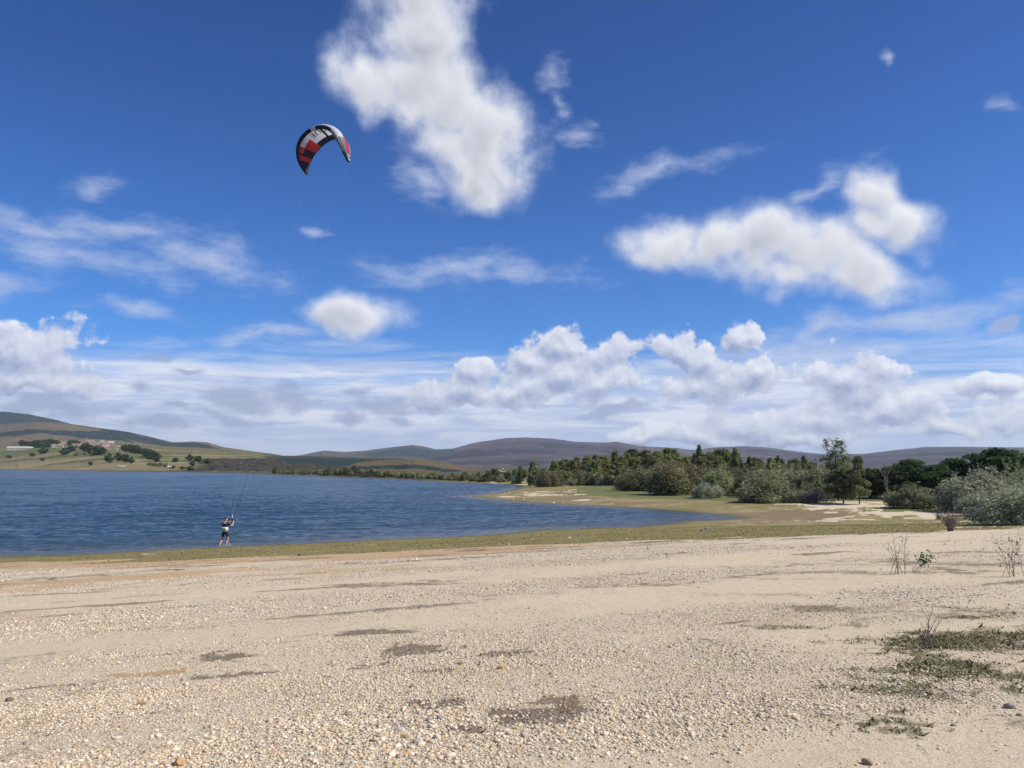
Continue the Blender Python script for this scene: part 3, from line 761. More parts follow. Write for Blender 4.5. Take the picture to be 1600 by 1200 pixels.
class Tubes:
    def __init__(s): s.v = []; s.f = []; s.n = 0
    def tube(s, pts, rad, k=5):
        pts = np.asarray(pts, float); rad = np.asarray(rad, float); n = len(pts)
        tg = np.gradient(pts, axis=0); tg /= np.linalg.norm(tg, axis=1)[:, None] + 1e-9
        up = np.where(np.abs(tg[:, 2:3]) > 0.9, np.array([[1.0, 0, 0]]), np.array([[0, 0, 1.0]]))
        a = np.cross(tg, up); a /= np.linalg.norm(a, axis=1)[:, None] + 1e-9
        b = np.cross(tg, a)
        th = np.arange(k) * 2 * PI / k
        ring = pts[:, None] + rad[:, None, None] * (a[:, None] * np.cos(th)[None, :, None] + b[:, None] * np.sin(th)[None, :, None])
        s.v.append(ring.reshape(-1, 3))
        for i in range(n - 1):
            for j in range(k):
                j2 = (j + 1) % k
                s.f.append((s.n + i * k + j, s.n + i * k + j2, s.n + (i + 1) * k + j2, s.n + (i + 1) * k + j))
        s.n += n * k
    def mesh(s, name, m_):
        return np_mesh(name, np.concatenate(s.v), np.array(s.f), [m_], True)

def crown_mesh(name, lobes, n, size, m_, seed, up=0.25, clump=0.6, aspect=1.5, bias=2.4, keep_z=None):
    """thousands of small leaf sprays spread through uneven lobes"""
    r = np.random.default_rng(seed)
    L = np.array(lobes, float); vol = L[:, 3] * L[:, 4] * L[:, 5]; vol = vol ** 0.8; pr = vol / vol.sum()
    N = int(n * 1.9)
    k = r.choice(len(L), N, p=pr)
    d = r.normal(size=(N, 3)); d /= np.linalg.norm(d, axis=1)[:, None]
    rr = r.random(N) ** (1 / bias)
    # bumpy surface: sub-clumps pushed in and out
    bump = 1 + 0.28 * (vnoise(d[:, 0] * 2.6 + k * 7.1, d[:, 1] * 2.6 + d[:, 2] * 2.1, seed) - 0.5) * 2 * clump
    p = L[k, :3] + d * L[k, 3:6] * (rr * bump)[:, None]
    g = vnoise(p[:, 0] * 1.7 / max(size * 7, 0.3) + 3 * p[:, 2] / max(size * 7, 0.3), p[:, 1] * 1.7 / max(size * 7, 0.3), seed + 3)
    keep = (r.random(N) < 0.35 + 0.95 * g) & (p[:, 2] > (0.02 if keep_z is None else keep_z))
    p, d, rr = p[keep][:n], d[keep][:n], rr[keep][:n]; N = len(p)
    nrm = d * 0.55 + r.normal(size=(N, 3)) * 0.6 + np.array([0, 0, up]); nrm /= np.linalg.norm(nrm, axis=1)[:, None]
    t = np.cross(nrm, r.normal(size=(N, 3))); t /= np.linalg.norm(t, axis=1)[:, None]
    b = np.cross(nrm, t)
    sz = size * np.exp(r.normal(size=N) * 0.3)[:, None]
    q0 = p - t * sz * aspect * 0.5; q1 = p + b * sz * 0.32 + nrm * sz * 0.08; q2 = p + t * sz * aspect * 0.5; q3 = p - b * sz * 0.32 + nrm * sz * 0.08
    V = np.stack([q0, q1, q2, q3], 1).reshape(-1, 3)
    F = np.arange(N * 4).reshape(N, 4)
    a = np.repeat(np.clip(r.random(N) * 0.7 + 0.3 * (rr > 0.8), 0, 1), 4)
    return np_mesh(name, V, F, [m_], False, {'leaf': a})

def limb_pts(r, p0, d, L, n=5, wob=0.12, lift=0.0):
    pts = [np.array(p0, float)]; d = np.array(d, float); d /= np.linalg.norm(d)
    for i in range(n):
        d = d + r.normal(size=3) * wob + np.array([0, 0, lift]); d /= np.linalg.norm(d)
        pts.append(pts[-1] + d * L / n)
    return np.array(pts)

PROTO = {}
def proto_bush(key, mkey, seed, w=4.0, h=3.0, n=7000, leaf=0.13, spiky=0.3):
    r = np.random.default_rng(seed); lobes = []
    m = r.integers(7, 11)
    for i in range(m):
        a = r.uniform(0, 2 * PI); q = r.uniform(0.1, 0.62) * w / 2 * 1.1
        hh = h * (1 - 0.55 * (q / (w / 2)) ** 2) * r.uniform(0.72, 0.98)
        rz = hh * r.uniform(0.42, 0.55); rx = w * r.uniform(0.16, 0.27)
        lobes.append((q * math.cos(a), q * math.sin(a), hh - rz, rx, rx * r.uniform(.8, 1.2), rz))
    for i in range(7):
        a = i * 2 * PI / 7 + r.uniform(-.3, .3); q = w * 0.33; rx = w * r.uniform(0.13, 0.2)
        lobes.append((q * math.cos(a), q * math.sin(a), h * r.uniform(.12, .28), rx, rx, h * r.uniform(0.2, 0.32)))
    # upright sprays breaking the outline
    for i in range(int(60 * spiky)):
        a = r.uniform(0, 2 * PI); q = math.sqrt(r.random()) * w * 0.42
        top = h * (1 - 0.6 * (q / (w / 2)) ** 2) * r.uniform(0.92, 1.1)
        lobes.append((q * math.cos(a), q * math.sin(a), top - h * 0.1, w * .022, w * .022, h * 0.14))
    crown = crown_mesh(key + '_crown', lobes, n, leaf, LM[mkey], seed, keep_z=0.03)
    T = Tubes()
    for i in range(11):
        a = r.uniform(0, 2 * PI); d = (math.cos(a) * r.uniform(.2, .9), math.sin(a) * r.uniform(.2, .9), 1)
        pts = limb_pts(r, (r.uniform(-.2, .2), r.uniform(-.2, .2), -0.1), d, h * r.uniform(.6, .85), 5, 0.1)
        T.tube(pts, np.linspace(0.055, 0.012, 6) * h / 3, 5)
    PROTO[key] = (crown, T.mesh(key + '_stems', BARK), w, h, 'foliage', 'stems')
def proto_tree(key, mkey, seed, w, h, clear, n, leaf, shape='oval', trunk_r=0.14, bark=None, lobes_n=16, bias=2.4):
    r = np.random.default_rng(seed); lobes = []; T = Tubes()
    lean = r.normal(size=2) * 0.03 * h
    tp = np.array([[lean[0] * t * t, lean[1] * t * t, h * 0.93 * t - 0.15] for t in np.linspace(0, 1, 8)])
    T.tube(tp, np.linspace(trunk_r, 0.02, 8), 7)
    for i in range(lobes_n):
        t = (i + r.uniform(0, 1)) / lobes_n
        z = clear + (h - clear) * t
        if shape == 'oval': env = math.sin(PI * min(1, 0.12 + 0.86 * t)) ** 0.7
        elif shape == 'cone': env = 0.15 + 0.95 * (1 - t) ** 0.8
        elif shape == 'round': env = math.sqrt(max(0.02, 1 - (2 * t - 0.9) ** 2 * 0.85))
        else: env = 0.5 + 0.5 * math.sin(PI * (0.2 + 0.7 * t))
        a = i * 2.4 + r.uniform(-.5, .5); q = env * w / 2 * r.uniform(0.25, 0.72)
        rx = max(w * 0.10, env * w * r.uniform(0.17, 0.27)); rz = (h - clear) * r.uniform(0.07, 0.13)
        zc = min(z, h - rz * 0.9)
        lobes.append((q * math.cos(a), q * math.sin(a), zc, rx, rx, rz))
        z0 = max(clear * 0.6, zc - q * 0.9); tt = min(0.95, z0 / (h * 0.93))
        p0 = np.array([lean[0] * tt * tt, lean[1] * tt * tt, z0]); p1 = np.array(lobes[-1][:3])
        mid = (p0 + p1) / 2 + r.normal(size=3) * 0.05 * w + np.array([0, 0, -0.03 * h])
        T.tube([p0, mid, p1], [trunk_r * 0.42 * (1 - tt * .6), trunk_r * 0.25, 0.012], 5)
    crown = crown_mesh(key + '_crown', lobes, n, leaf, LM[mkey], seed, up=0.35, clump=0.9, keep_z=clear * 0.7, bias=bias)
    PROTO[key] = (crown, T.mesh(key + '_trunk', bark or BARK), w, h, 'crown', 'trunk')
def proto_bare(key, seed, w, h, m_, depth=4, r0=0.09, first=0.22, spread=0.5, nb=7):
    r = np.random.default_rng(seed); T = Tubes(); BR = Tubes()
    def grow(p, d, L, rad, lv, tubes):
        pts = limb_pts(r, p, d, L, 4, 0.13, 0.06); tubes.tube(pts, np.linspace(rad, rad * 0.45, 5), 5 if rad > 0.02 else 3)
        if lv >= depth: return
        for k in range(3 if lv else nb):
            t = r.uniform(0.35, 1.0) if lv else first + (1 - first) * (k + r.random()) / nb
            i = min(3, int(t * 4)); q = pts[i] + (pts[i + 1] - pts[i]) * (t * 4 - i)
            base = pts[i + 1] - pts[i]; base /= np.linalg.norm(base)
            nd = base + r.normal(size=3) * spread; nd[2] = abs(nd[2]) * 0.8 + 0.15
            grow(q, nd, L * (r.uniform(0.35, 0.6) * (1 - 0.35 * (t if not lv else 0))), rad * 0.42, lv + 1, BR)
    grow(np.array([0, 0, -0.1]), (r.uniform(-.06, .06), r.uniform(-.06, .06), 1), h, r0, 0, T)
    PROTO[key] = (BR.mesh(key + '_branches', m_), T.mesh(key + '_trunk', m_), w, h, 'branches', 'trunk')

proto_bush('willow_a', 'willow', 11, n=17000, leaf=.095, spiky=.5); proto_bush('willow_b', 'willow', 12, w=4.4, n=17000, leaf=.095, spiky=.5); proto_bush('willow_c', 'willow', 18, w=4.2, h=3.0, n=17000, leaf=.095)
proto_bush('silver_a', 'silver', 13, n=14000, leaf=.095, spiky=.8); proto_bush('silver_b', 'silver', 14, w=4.2, n=14000, leaf=.095, spiky=.8)
proto_bush('olive_a', 'olive', 15, w=3.6, n=17000, leaf=.095); proto_bush('olive_b', 'olive', 16, w=3.8, n=17000, leaf=.095); proto_bush('brown_a', 'brown', 17, n=14000, leaf=.095)
proto_bush('lime_a', 'lime', 19, n=4000); proto_bush('purple_a', 'purple', 20, n=5000, leaf=.09, spiky=1)
for i, (w_, h_, sh) in enumerate([(2.6, 8, 'oval'), (3.2, 8, 'cone'), (2.2, 8, 'cone'), (3.4, 8, 'oval'), (2.9, 8, 'col'), (3.8, 8, 'oval')]):
    proto_tree('wood_%d' % i, 'pine' if i != 4 else 'birch', 30 + i, w_, h_, 0.7, 6000, 0.2, sh, 0.11, lobes_n=30, bias=1.7)
for i in range(3): proto_tree('oak_%d' % i, 'oak', 40 + i, 6.5, 6.0, 0.7, 9500, 0.24, 'round', 0.2, lobes_n=24)
proto_tree('birch_a', 'birch', 50, 3.4, 5.0, 0.9, 5200, 0.17, 'oval', 0.08, lobes_n=15)
proto_tree('birch_b', 'birch', 51, 3.2, 5.0, 0.8, 5200, 0.17, 'cone', 0.07, lobes_n=16)
proto_tree('tall_open', 'birch', 52, 3.4, 6.8, 1.2, 3000, 0.14, 'col', 0.10, lobes_n=30, bias=1.2)
for i in range(2): proto_tree('far_%d' % i, 'oak', 60 + i, 9, 9, 0.8, 1500, 0.75, 'round', 0.35, lobes_n=14)
proto_bush('farbush_a', 'olive', 62, w=4, h=3, n=1100, leaf=.34); proto_bush('farbush_b', 'willow', 63, w=4, h=3, n=1100, leaf=.34); proto_bush('farbush_c', 'pine', 64, w=3.6, h=3.4, n=1100, leaf=.34)
proto_bare('bare_a', 70, 3, 5, PALEBARK, 3, 0.09, 0.2, 0.55, 12); proto_bare('bare_b', 71, 2, 3, PALEBARK, 2, 0.09, 0.35, 0.6, 5)

def measure():
    for k, (cr, tr, w, h, cn, tn) in list(PROTO.items()):
        co = np.empty(len(cr.vertices) * 3, np.float32); cr.vertices.foreach_get('co', co); co = co.reshape(-1, 3)
        PROTO[k] = (cr, tr, float(np.percentile(np.abs(co[:, :2]), 98.5) * 2), float(np.percentile(co[:, 2], 99.3)), cn, tn)
measure()
def plant(kind, key, x, y, z, w, h, label, cat, group=None, rz=None, sink=0.03):
    crown, trunk, w0, h0, cn, tn = PROTO[key]
    root = empty(kind, (x, y, z - sink), RNG.uniform(0, 6.28) if rz is None else rz)
    tag(root, label, cat, group)
    root.scale = (w / w0, w / w0, h / h0)
    obj(tn, trunk, root); obj(cn, crown, root)
    return root
def plant_px(kind, key, px, base, top, wpx, label, cat, group=None, rz=None, hills=False, only=None, wf=1.0):
    g = gp(px, base, hills, only)
    x, y, z = g; D = math.hypot(x, y)
    h = (base - top) * D / F_PX * 1.0; w = wpx * D / F_PX
    return plant(kind, key, x, y, z, w, h, label, cat, group, rz)

B, T_ = 'bush', 'tree'
W = 'willow_bush'
ONE = [
 (W,'willow_a',1206,784,748,92,'broad grey-green willow bush with a purplish foot, in front of the dark thicket',B),
 ('low_bush','purple_a',1272,785,764,54,'low purplish grey bush just right of the broad grey-green willow',B),
 (W,'willow_b',1225,776,734,120,'wide dark grey willow thicket rising behind the two low grey bushes',B),
 (W,'willow_c',1275,778,737,80,'dark grey willow filling the gap left of the tall open-crowned tree',B),
 ('round_bush','silver_a',1104,778,756,44,'small round silver-grey bush standing out on the grass',B),
 (W,'olive_a',1048,773,727,66,'tall dark olive domed bush at the edge of the meadow',B),
 (W,'olive_b',1092,770,730,66,'dark bush half in shade between the olive dome and the small silver bush',B),
 (W,'willow_c',1120,772,736,58,'grey-green bush sloping down right behind the small silver bush',B),
 (W,'olive_b',995,767,734,60,'brownish olive dome-shaped bush left of the tallest olive dome',B),
 ('round_bush','silver_b',947,758,742,38,'pale silver bush at the left end of the domes',B),
 ('round_bush','silver_a',900,759,745,26,'small pale silver bush alone by the pale beach',B),
 ('round_bush','silver_b',1153,771,750,40,'pale silver-green bush on a short dark trunk before the gap of sand',B),
 ('low_bush','lime_a',1024,768,751,26,'small bright green bush tucked at the foot of the olive dome',B),
 (W,'brown_a',957,752,731,46,'tawny orange bush behind the pale silver one',B),
 (W,'brown_a',1046,760,722,66,'tawny bush whose crown shows above the tallest olive dome',B),
 ('low_bush','purple_a',974,765,752,34,'low purple-grey scrub at the foot of the brownish dome',B),
 ('round_bush','willow_a',1423,794,763,58,'round mid-green bush on bare sand, between the dead tree and the white trunk',B),
 (W,'silver_a',1532,799,745,92,'big rounded blue-grey willow at the right, behind the lower sprays',B),
 (W,'willow_b',1592,797,741,76,'yellowish green willow cut by the right edge of the view',B),
 (W,'willow_c',1505,800,768,56,'dark low side of the blue-grey willow mass where it meets the grass',B),
 (W,'silver_b',1585,820,766,104,'nearest grey willow with twiggy purple foot at the right edge',B),
 (W,'silver_b',1545,806,775,66,'low blue-grey willow in front of the big rounded one',B),
 ('round_bush','silver_b',806,756,743,15,'lone small grey bush on a dark stem on the far pale beach',B),
 (W,'olive_a',1170,774,740,46,'olive green bush behind the pale silver-green one',B),
 ('low_bush','purple_a',848,760,750,26,'dead purple brush on the far edge of the meadow, left clump',B),
 ('low_bush','purple_a',872,760,751,22,'dead purple brush on the far edge of the meadow, right clump',B),
 ('tall_tree','tall_open',1310,782,695,40,'tallest tree, with an open ragged crown against the hills',T_),
 ('young_tree','birch_a',1318,787,738,44,'light green leafy tree on a short dark trunk, at the foot of the tallest tree',T_),
 ('young_tree','birch_b',1343,788,721,34,'pointed light green tree on a thin bare trunk, right of the tallest tree',T_),
 ('oak_tree','oak_0',1360,779,738,44,'small dark tree behind the pointed light green one',T_),
 ('oak_tree','oak_1',1425,778,727,84,'broad dark green tree behind the dead grey tree and the round green bush',T_),
 ('oak_tree','oak_2',1395,779,735,50,'dark tree directly behind the dead grey tree',T_),
 ('oak_tree','oak_0',1492,778,726,62,'very dark tree behind the small forked dead tree',T_),
 ('oak_tree','oak_1',1466,779,735,48,'dark tree between the broad green one and the very dark one',T_),
 ('oak_tree','oak_2',1560,780,715,76,'largest dark tree, its crown standing above the blue-grey willow',T_),
 ('oak_tree','oak_0',1605,779,722,50,'dark tree cut by the right edge behind the willows',T_),
 ('oak_tree','oak_1',1526,779,733,50,'dark tree in the dip between the very dark one and the largest one',T_),
 ('dead_tree','bare_a',1388,784,729,26,'dead pale grey tree without leaves, in front of the dark trees',T_),
 ('dead_tree','bare_b',1479,786,754,20,'small forked dead tree beside the blue-grey willow',T_),
]
for k, (kind, key, px, base, top, w_, lab, cat) in enumerate(ONE):
    plant_px(kind, key, px, base, top, w_, lab, cat, {'tree': 'single trees on the shore', 'bush': 'bushes along the edge of the wood'}[cat], rz=k * 1.7)
# white snag between bush and willow
def snag():
    x, y, z = gp(1451, 785); root = empty('tree_stump', (x, y, z)); tag(root, 'short white dead trunk with a leafy tuft, right of the round green bush', 'tree')
    T = Tubes(); T.tube([(0, 0, -.1), (0.02, 0, .6), (0, 0, 1.3)], [.07, .06, .04], 6); obj('trunk', T.mesh('snag_trunk', PALEBARK), root)
    obj('crown', crown_mesh('snag_crown', [(-.3, 0, 1.45, .35, .3, .18), (.1, 0, 1.4, .25, .25, .15)], 260, .13, LM['willow'], 5), root)
snag()

# the wood: rows of slim trees, each standing on its own
prof = [(780,737),(800,733),(830,724),(850,727),(870,714),(900,711),(925,712),(950,706),(1000,702),(1030,700),(1060,703),(1075,705),(1093,699),(1120,703),(1145,702),(1165,709),(1190,716),(1215,714),(1250,716),(1290,722),(1330,724)]
rr = np.random.default_rng(5)
WG = 'slim trees of the wood behind the bushes'
def spot(px, marks):
    for lim, txt in marks:
        if px < lim: return txt
    return marks[-1][1]
WOOD_MARKS = [(900, 'at its left end by the pale beach'), (960, 'above the pale silver bush'), (1020, 'above the brownish olive dome'), (1070, 'above the tallest olive dome'), (1125, 'beside the tallest spire'),
              (1195, 'above the pale silver-green bush'), (1270, 'above the dark willow thicket'), (9999, 'just left of the tallest tree')]
BANK_MARKS = [(480, 'at its left end'), (545, 'left of the ochre strand'), (620, 'on the ochre strand'), (690, 'below the brown knoll'), (745, 'right of the brown knoll'), (9999, 'near the pale beach')]
FORM = {'wood_0': 'rounded', 'wood_1': 'pointed', 'wood_2': 'narrow pointed', 'wood_3': 'full rounded', 'wood_4': 'pale slim', 'wood_5': 'broad rounded'}
rows = [(255, 34, 1.0, 'back'), (215, 34, 0.93, 'middle'), (180, 30, 0.84, 'front')]
for D, n, hf, lab in rows:
    for i in range(n):
        px = 795 + (1335 - 795) * (i + rr.uniform(.15, .85)) / n
        if D == 180 and px < 880: continue
        az = math.atan((px - 800) * math.cos(PITCH) / F_PX); DD = D * rr.uniform(.95, 1.06) * (1.12 if px < 900 else 1.0)
        x, y = DD * math.sin(az), DD * math.cos(az)
        z = float(ground_z(np.array([x]), np.array([y]))[0])
        top = np.interp(px, [p[0] for p in prof], [p[1] for p in prof])
        r_ = ray(px, top); zt = EYE + DD * r_[2] / math.hypot(r_[0], r_[1])
        h = (zt - z) * hf * rr.choice([.78, .88, .95, 1.0])
        if px < 900: h *= .96
        key = 'wood_%d' % rr.choice([0, 1, 2, 3, 5, 5, 3, 4] if px > 830 else [4, 4, 0])
        plant('wood_tree', key, x, y, z, h * rr.uniform(.5, .9), h, '%s tree, %s row of the wood, %s' % (FORM[key], lab, spot(px, WOOD_MARKS)), 'tree', WG)
for px, top, key, lab in [(1093, 697, 'wood_2', 'tallest narrow spire sticking out of the wood'), (1132, 703, 'wood_2', 'narrow dark spire right of the tallest spire'), (1149, 701, 'wood_1', 'pointed dark tree at the right shoulder of the wood'),
                          (832, 721, 'wood_4', 'pale slim tree at the left end of the wood'), (813, 728, 'wood_4', 'thin pale tree, first of the wood on the left'), (1216, 713, 'wood_2', 'lone pointed tree showing above the dark willow thicket'), (1256, 713, 'wood_0', 'lone slanting tree above the willow thicket, left of the tallest tree')]:
    az = math.atan((px - 800) * math.cos(PITCH) / F_PX); DD = 200
    x, y = DD * math.sin(az), DD * math.cos(az); z = float(ground_z(np.array([x]), np.array([y]))[0])
    r_ = ray(px, top); h = EYE + DD * r_[2] / math.hypot(r_[0], r_[1]) - z
    plant('spire_tree', key, x, y, z, h * .36, h, lab, 'tree', WG)
# undergrowth of the wood so that no light shows under the crowns
for i in range(34):
    px = 830 + 500 * (i + rr.uniform(.2, .8)) / 34; DD = rr.uniform(165, 190)
    az = math.atan((px - 800) * math.cos(PITCH) / F_PX); x, y = DD * math.sin(az), DD * math.cos(az)
    z = float(ground_z(np.array([x]), np.array([y]))[0])
    plant('thicket_bush', rr.choice(['olive_a', 'farbush_c', 'olive_b', 'willow_a', 'farbush_c']), x, y, z, rr.uniform(4, 6.5), rr.uniform(2.2, 4.2), 'dark shrub along the foot of the wood, ' + spot(px, WOOD_MARKS).replace('its left end', 'the left end'), 'bush', 'undergrowth of the wood')
# far bank scrub
scrub = []
for i in range(84):
    px = 425 + 370 * (i + rr.uniform(0, 1)) / 84
    base = np.interp(px, [400, 480, 540, 620, 700, 750, 800], [740, 742.6, 744.3, 747, 751, 753, 754.5]) - rr.uniform(.2, 2.4)
    hh = rr.uniform(4, 9.5) * (1.25 if px > 500 else .8) * (1.2 if px > 740 else 1)
    scrub.append((px, base, hh))
for px, base, hh in scrub:
    tall = rr.random() < 0.3
    key = str(rr.choice(['wood_4', 'wood_4', 'wood_0', 'wood_3']) if tall else rr.choice(['farbush_a', 'farbush_b', 'farbush_b', 'farbush_c']))
    if tall: hh *= 1.35
    plant_px('shore_tree' if tall else 'shore_bush', key, px, base, base - hh, hh * (rr.uniform(.6, .9) if tall else rr.uniform(1.1, 1.9)),
             ('small %s tree in the scrub on the far bank, ' % FORM[key] if tall else 'low %s shrub on the far bank, ' % {'farbush_a': 'olive', 'farbush_b': 'grey-green', 'farbush_c': 'dark green'}[key]) + spot(px, BANK_MARKS), 'tree' if tall else 'bush', 'small trees on the far bank' if tall else 'shrubs on the far bank')

# trees and hedges of the village hillside
VH = 'village_hillside'
def vt(px, base, wpx, hpx, lab, key=None, kind='field_tree', grp='trees of the village hillside'):
    plant_px(kind, key or ('far_%d' % rr.integers(0, 2)), px, base, base - hpx, wpx, lab, 'tree', grp, only=VH)
for a in [(170,723,13,13,'dark round tree, first of the row of four on the pasture'),(184,721,12,12,'dark round tree, second of the row of four on the pasture'),(195,723,12,12,'dark round tree, third of the row of four on the pasture'),(205,724,9,9,'dark round tree, last and smallest of the row of four on the pasture'),
          (68,709,12,9,'round dark tree on the slope below the long white farm building'),(101,711,13,10,'dark tree below the left end of the village'),(111,706,12,8,'dark tree just above the one below the left end of the village'),
          (50,713,8,5,'small shrub-like tree alone left on the pasture'),(34,697,9,8,'dark tree at the left end of the village ridge'),(141,727,6,5,'tiny dark tree alone low on the pasture'),(66,720,6,4,'tiny dark tree low on the pasture at the left'),
          (14,716,8,4,'tiny dark shrub at the far left of the pasture'),(274,722,10,6,'small round tree right of the dark copse'),(296,720,12,9,'dark tree, left of the pair by the cloud-shaded moor'),(309,722,12,9,'dark tree, right of the pair by the cloud-shaded moor'),(300,728,9,7,'dark tree below the pair by the cloud-shaded moor'),(324,725,11,8,'dark tree at the edge of the cloud-shaded moor'),
          (297,735,11,6,'dark tree close to the water at the right of the hillside'),(285,733,9,4,'low tree beside the water, left of the dark one'),(269,732,10,4,'low tree near the water by the white hut')]:
    vt(*a)
for (x0, y0, x1, y1, n, s0, lab, g) in [(128,703,150,712,9,12,'dark tree of the copse just below the church','copse below the church'), (150,705,160,713,4,12,'dark tree at the lower right end of the copse below the church','copse below the church'),
        (190,704,228,709,14,10,'dark tree of the long belt right of the village','tree belt right of the village'),(226,712,245,722,13,13,'dark tree of the big copse at the end of the belt','big copse on the hillside'),
        (52,699,88,698,13,11,'dark tree of the wood left of the village houses','wood left of the village'),(108,696,124,697,5,9,'dark tree between the houses left of the church','trees among the village houses'),
        (118,711,146,710,7,6,'pale shrub of the hedge below the village','hedge below the village'),(232,726,262,730,11,6,'pale shrub of the scrub below the big copse','scrub below the big copse'),(40,697,52,698,3,8,'dark tree left of the village wood','wood left of the village')]:
    for i in range(n):
        t = (i + rr.uniform(0, 1)) / n
        s = s0 * rr.uniform(.75, 1.15)
        hedge = 'pale shrub' in lab
        plant_px('hedge_shrub' if hedge else 'copse_tree', 'farbush_b' if hedge else 'far_%d' % rr.integers(0, 2), x0 + (x1 - x0) * t, y0 + (y1 - y0) * t + rr.uniform(-2, 1.5), y0 + (y1 - y0) * t - s * .85 + rr.uniform(-1, 1), s, lab, 'bush' if hedge else 'tree', g, only=VH)

# ------------------------------------------------------------------ village
WALLW = simple_mat('whitewashed_wall', (0.46, 0.42, 0.37, 1), 0.9, noise=0.6, col2=(0.34, 0.30, 0.26, 1))
WALLP = simple_mat('pale_pink_wall', (0.42, 0.32, 0.26, 1), 0.9, noise=0.6, col2=(0.46, 0.36, 0.28, 1))
STONE = simple_mat('sandstone_wall', (0.36, 0.29, 0.21, 1), 0.95, noise=1.2, col2=(0.26, 0.21, 0.15, 1))
TILE = simple_mat('red_roof_tiles', (0.30, 0.135, 0.085, 1), 0.9, noise=1.0, col2=(0.22, 0.12, 0.085, 1))
TILE2 = simple_mat('faded_roof_tiles', (0.34, 0.22, 0.16, 1), 0.9, noise=1.0, col2=(0.27, 0.17, 0.125, 1))
SHEET = simple_mat('pale_roof_sheet', (0.5, 0.5, 0.47, 1), 0.6, noise=0.8, col2=(0.42, 0.41, 0.38, 1))
DARKW = simple_mat('dark_window', (0.04, 0.045, 0.05, 1), 0.3)
DOORM = simple_mat('brown_door', (0.12, 0.07, 0.04, 1), 0.7)
def box(x0, y0, z0, x1, y1, z1):
    v = [(x0,y0,z0),(x1,y0,z0),(x1,y1,z0),(x0,y1,z0),(x0,y0,z1),(x1,y0,z1),(x1,y1,z1),(x0,y1,z1)]
    return v, [(0,3,2,1),(4,5,6,7),(0,1,5,4),(1,2,6,5),(2,3,7,6),(3,0,4,7)]
def boxes_mesh(name, bs, m_):
    V, F = [], []
    for b in bs:
        v, f = box(*b); n = len(V); V += v; F += [tuple(i + n for i in q) for q in f]
    return np_mesh(name, np.array(V, float), np.array(F), [m_])
def poly_mesh(name, v, f, m_, smooth=False):
    me = bpy.data.meshes.new(name); me.from_pydata([tuple(p) for p in v], [], f); me.materials.append(m_)
    for p in me.polygons: p.use_smooth = smooth
    me.update(); return me
def house(kind, loc, w, d, h, rh, rz, wm, rm, nwin, label, cat='house', group='houses of the village', parent=None, storeys=2, chimney=True):
    root = empty(kind, loc, rz); tag(root, label, cat, group)
    v = [(-w/2,-d/2,-1),(w/2,-d/2,-1),(w/2,d/2,-1),(-w/2,d/2,-1),(-w/2,-d/2,h),(w/2,-d/2,h),(w/2,d/2,h),(-w/2,d/2,h),(-w/2,0,h+rh),(w/2,0,h+rh)]
    f = [(0,1,5,4),(2,3,7,6),(1,2,6,9,5),(3,0,4,8,7),(0,3,2,1)]
    obj('wall', poly_mesh('house_wall', v, f, wm), root)
    o_ = 0.5; s_ = rh / (d / 2); t = 0.25; zl = h - o_ * s_ + .03
    rv = [(-w/2-o_,-d/2-o_,zl),(w/2+o_,-d/2-o_,zl),(w/2+o_,0,h+rh+.03),(-w/2-o_,0,h+rh+.03),(w/2+o_,d/2+o_,zl),(-w/2-o_,d/2+o_,zl)]
    rv += [(a, b, c + t) for a, b, c in rv]
    rf = [(0,3,2,1),(3,5,4,2),(6,7,8,9),(9,8,10,11),(0,1,7,6),(4,5,11,10),(1,2,8,7),(2,4,10,8),(5,3,9,11),(3,0,6,9)]
    roof = obj('roof', poly_mesh('house_roof', rv, rf, rm), root)
    if chimney: obj('chimney', boxes_mesh('chimney', [(w*.25, .6, h + rh * .5, w*.25 + .9, 1.5, h + rh + 1.1)], wm), roof)
    for st in range(storeys):
        for i in range(nwin):
            x = -w / 2 + w * (i + .5) / nwin; z = h * (st + .35) / storeys
            if st == 0 and i == nwin // 2:
                obj('door', boxes_mesh('house_door', [(x - .6, -d/2 - .05, -.2, x + .6, -d/2 + .05, 2.2)], DOORM), root)
            else:
                obj('window', boxes_mesh('house_window', [(x - .55, -d/2 - .05, z, x + .55, -d/2 + .05, z + 1.3)], DARKW), root)
    return root
def vpos(px, py, only='village_hillside'):
    return gp(px, py, only=only)
VILL = [ # px, base y, width px, wall, roof, label, depth, height
 (83,699.5,6,WALLW,TILE2,'small white house at the far left of the village, beside the wood',9,4.5),
 (94,700,9,WALLW,TILE2,'low white house left of the big red-roofed one, on the village front',9,4.5),
 (99,694,14,WALLP,TILE,'biggest red-roofed house, high at the left of the village',12,6),
 (108,693.5,4,WALLW,TILE,'little white house beside the biggest red-roofed one',7,5),
 (117,699,9,WALLW,TILE,'white house with a red roof below the trees left of the church',9,5),
 (124,699,6,WALLW,TILE2,'small white house, second from the left below the church',8,4.5),
 (131,697,8,WALLP,TILE2,'long pinkish house left of the church foot',9,4.5),
 (152,697,9,WALLW,TILE2,'white house just right of the church',9,5),
 (158,698,6,WALLP,TILE,'small pink house in the middle right of the village',8,4.5),
 (166,698,10,WALLW,TILE2,'broad pale house with a wide faded roof, right part of the village',11,6.5),
 (165,702.5,7,WALLW,TILE2,'white house below the broad pale one',8,4.5),
 (176,702,8,WALLW,TILE,'white house with a red roof near the right end of the village',9,5),
 (184,703,6,WALLP,TILE2,'last pink house at the right end of the village',8,5),
 (160,693,5,WALLW,SHEET,'tiny pale-roofed house behind the village, right of the church',7,4),
 (173,694,9,WALLW,SHEET,'long low pale-roofed barn behind the right part of the village',8,3.5),
]
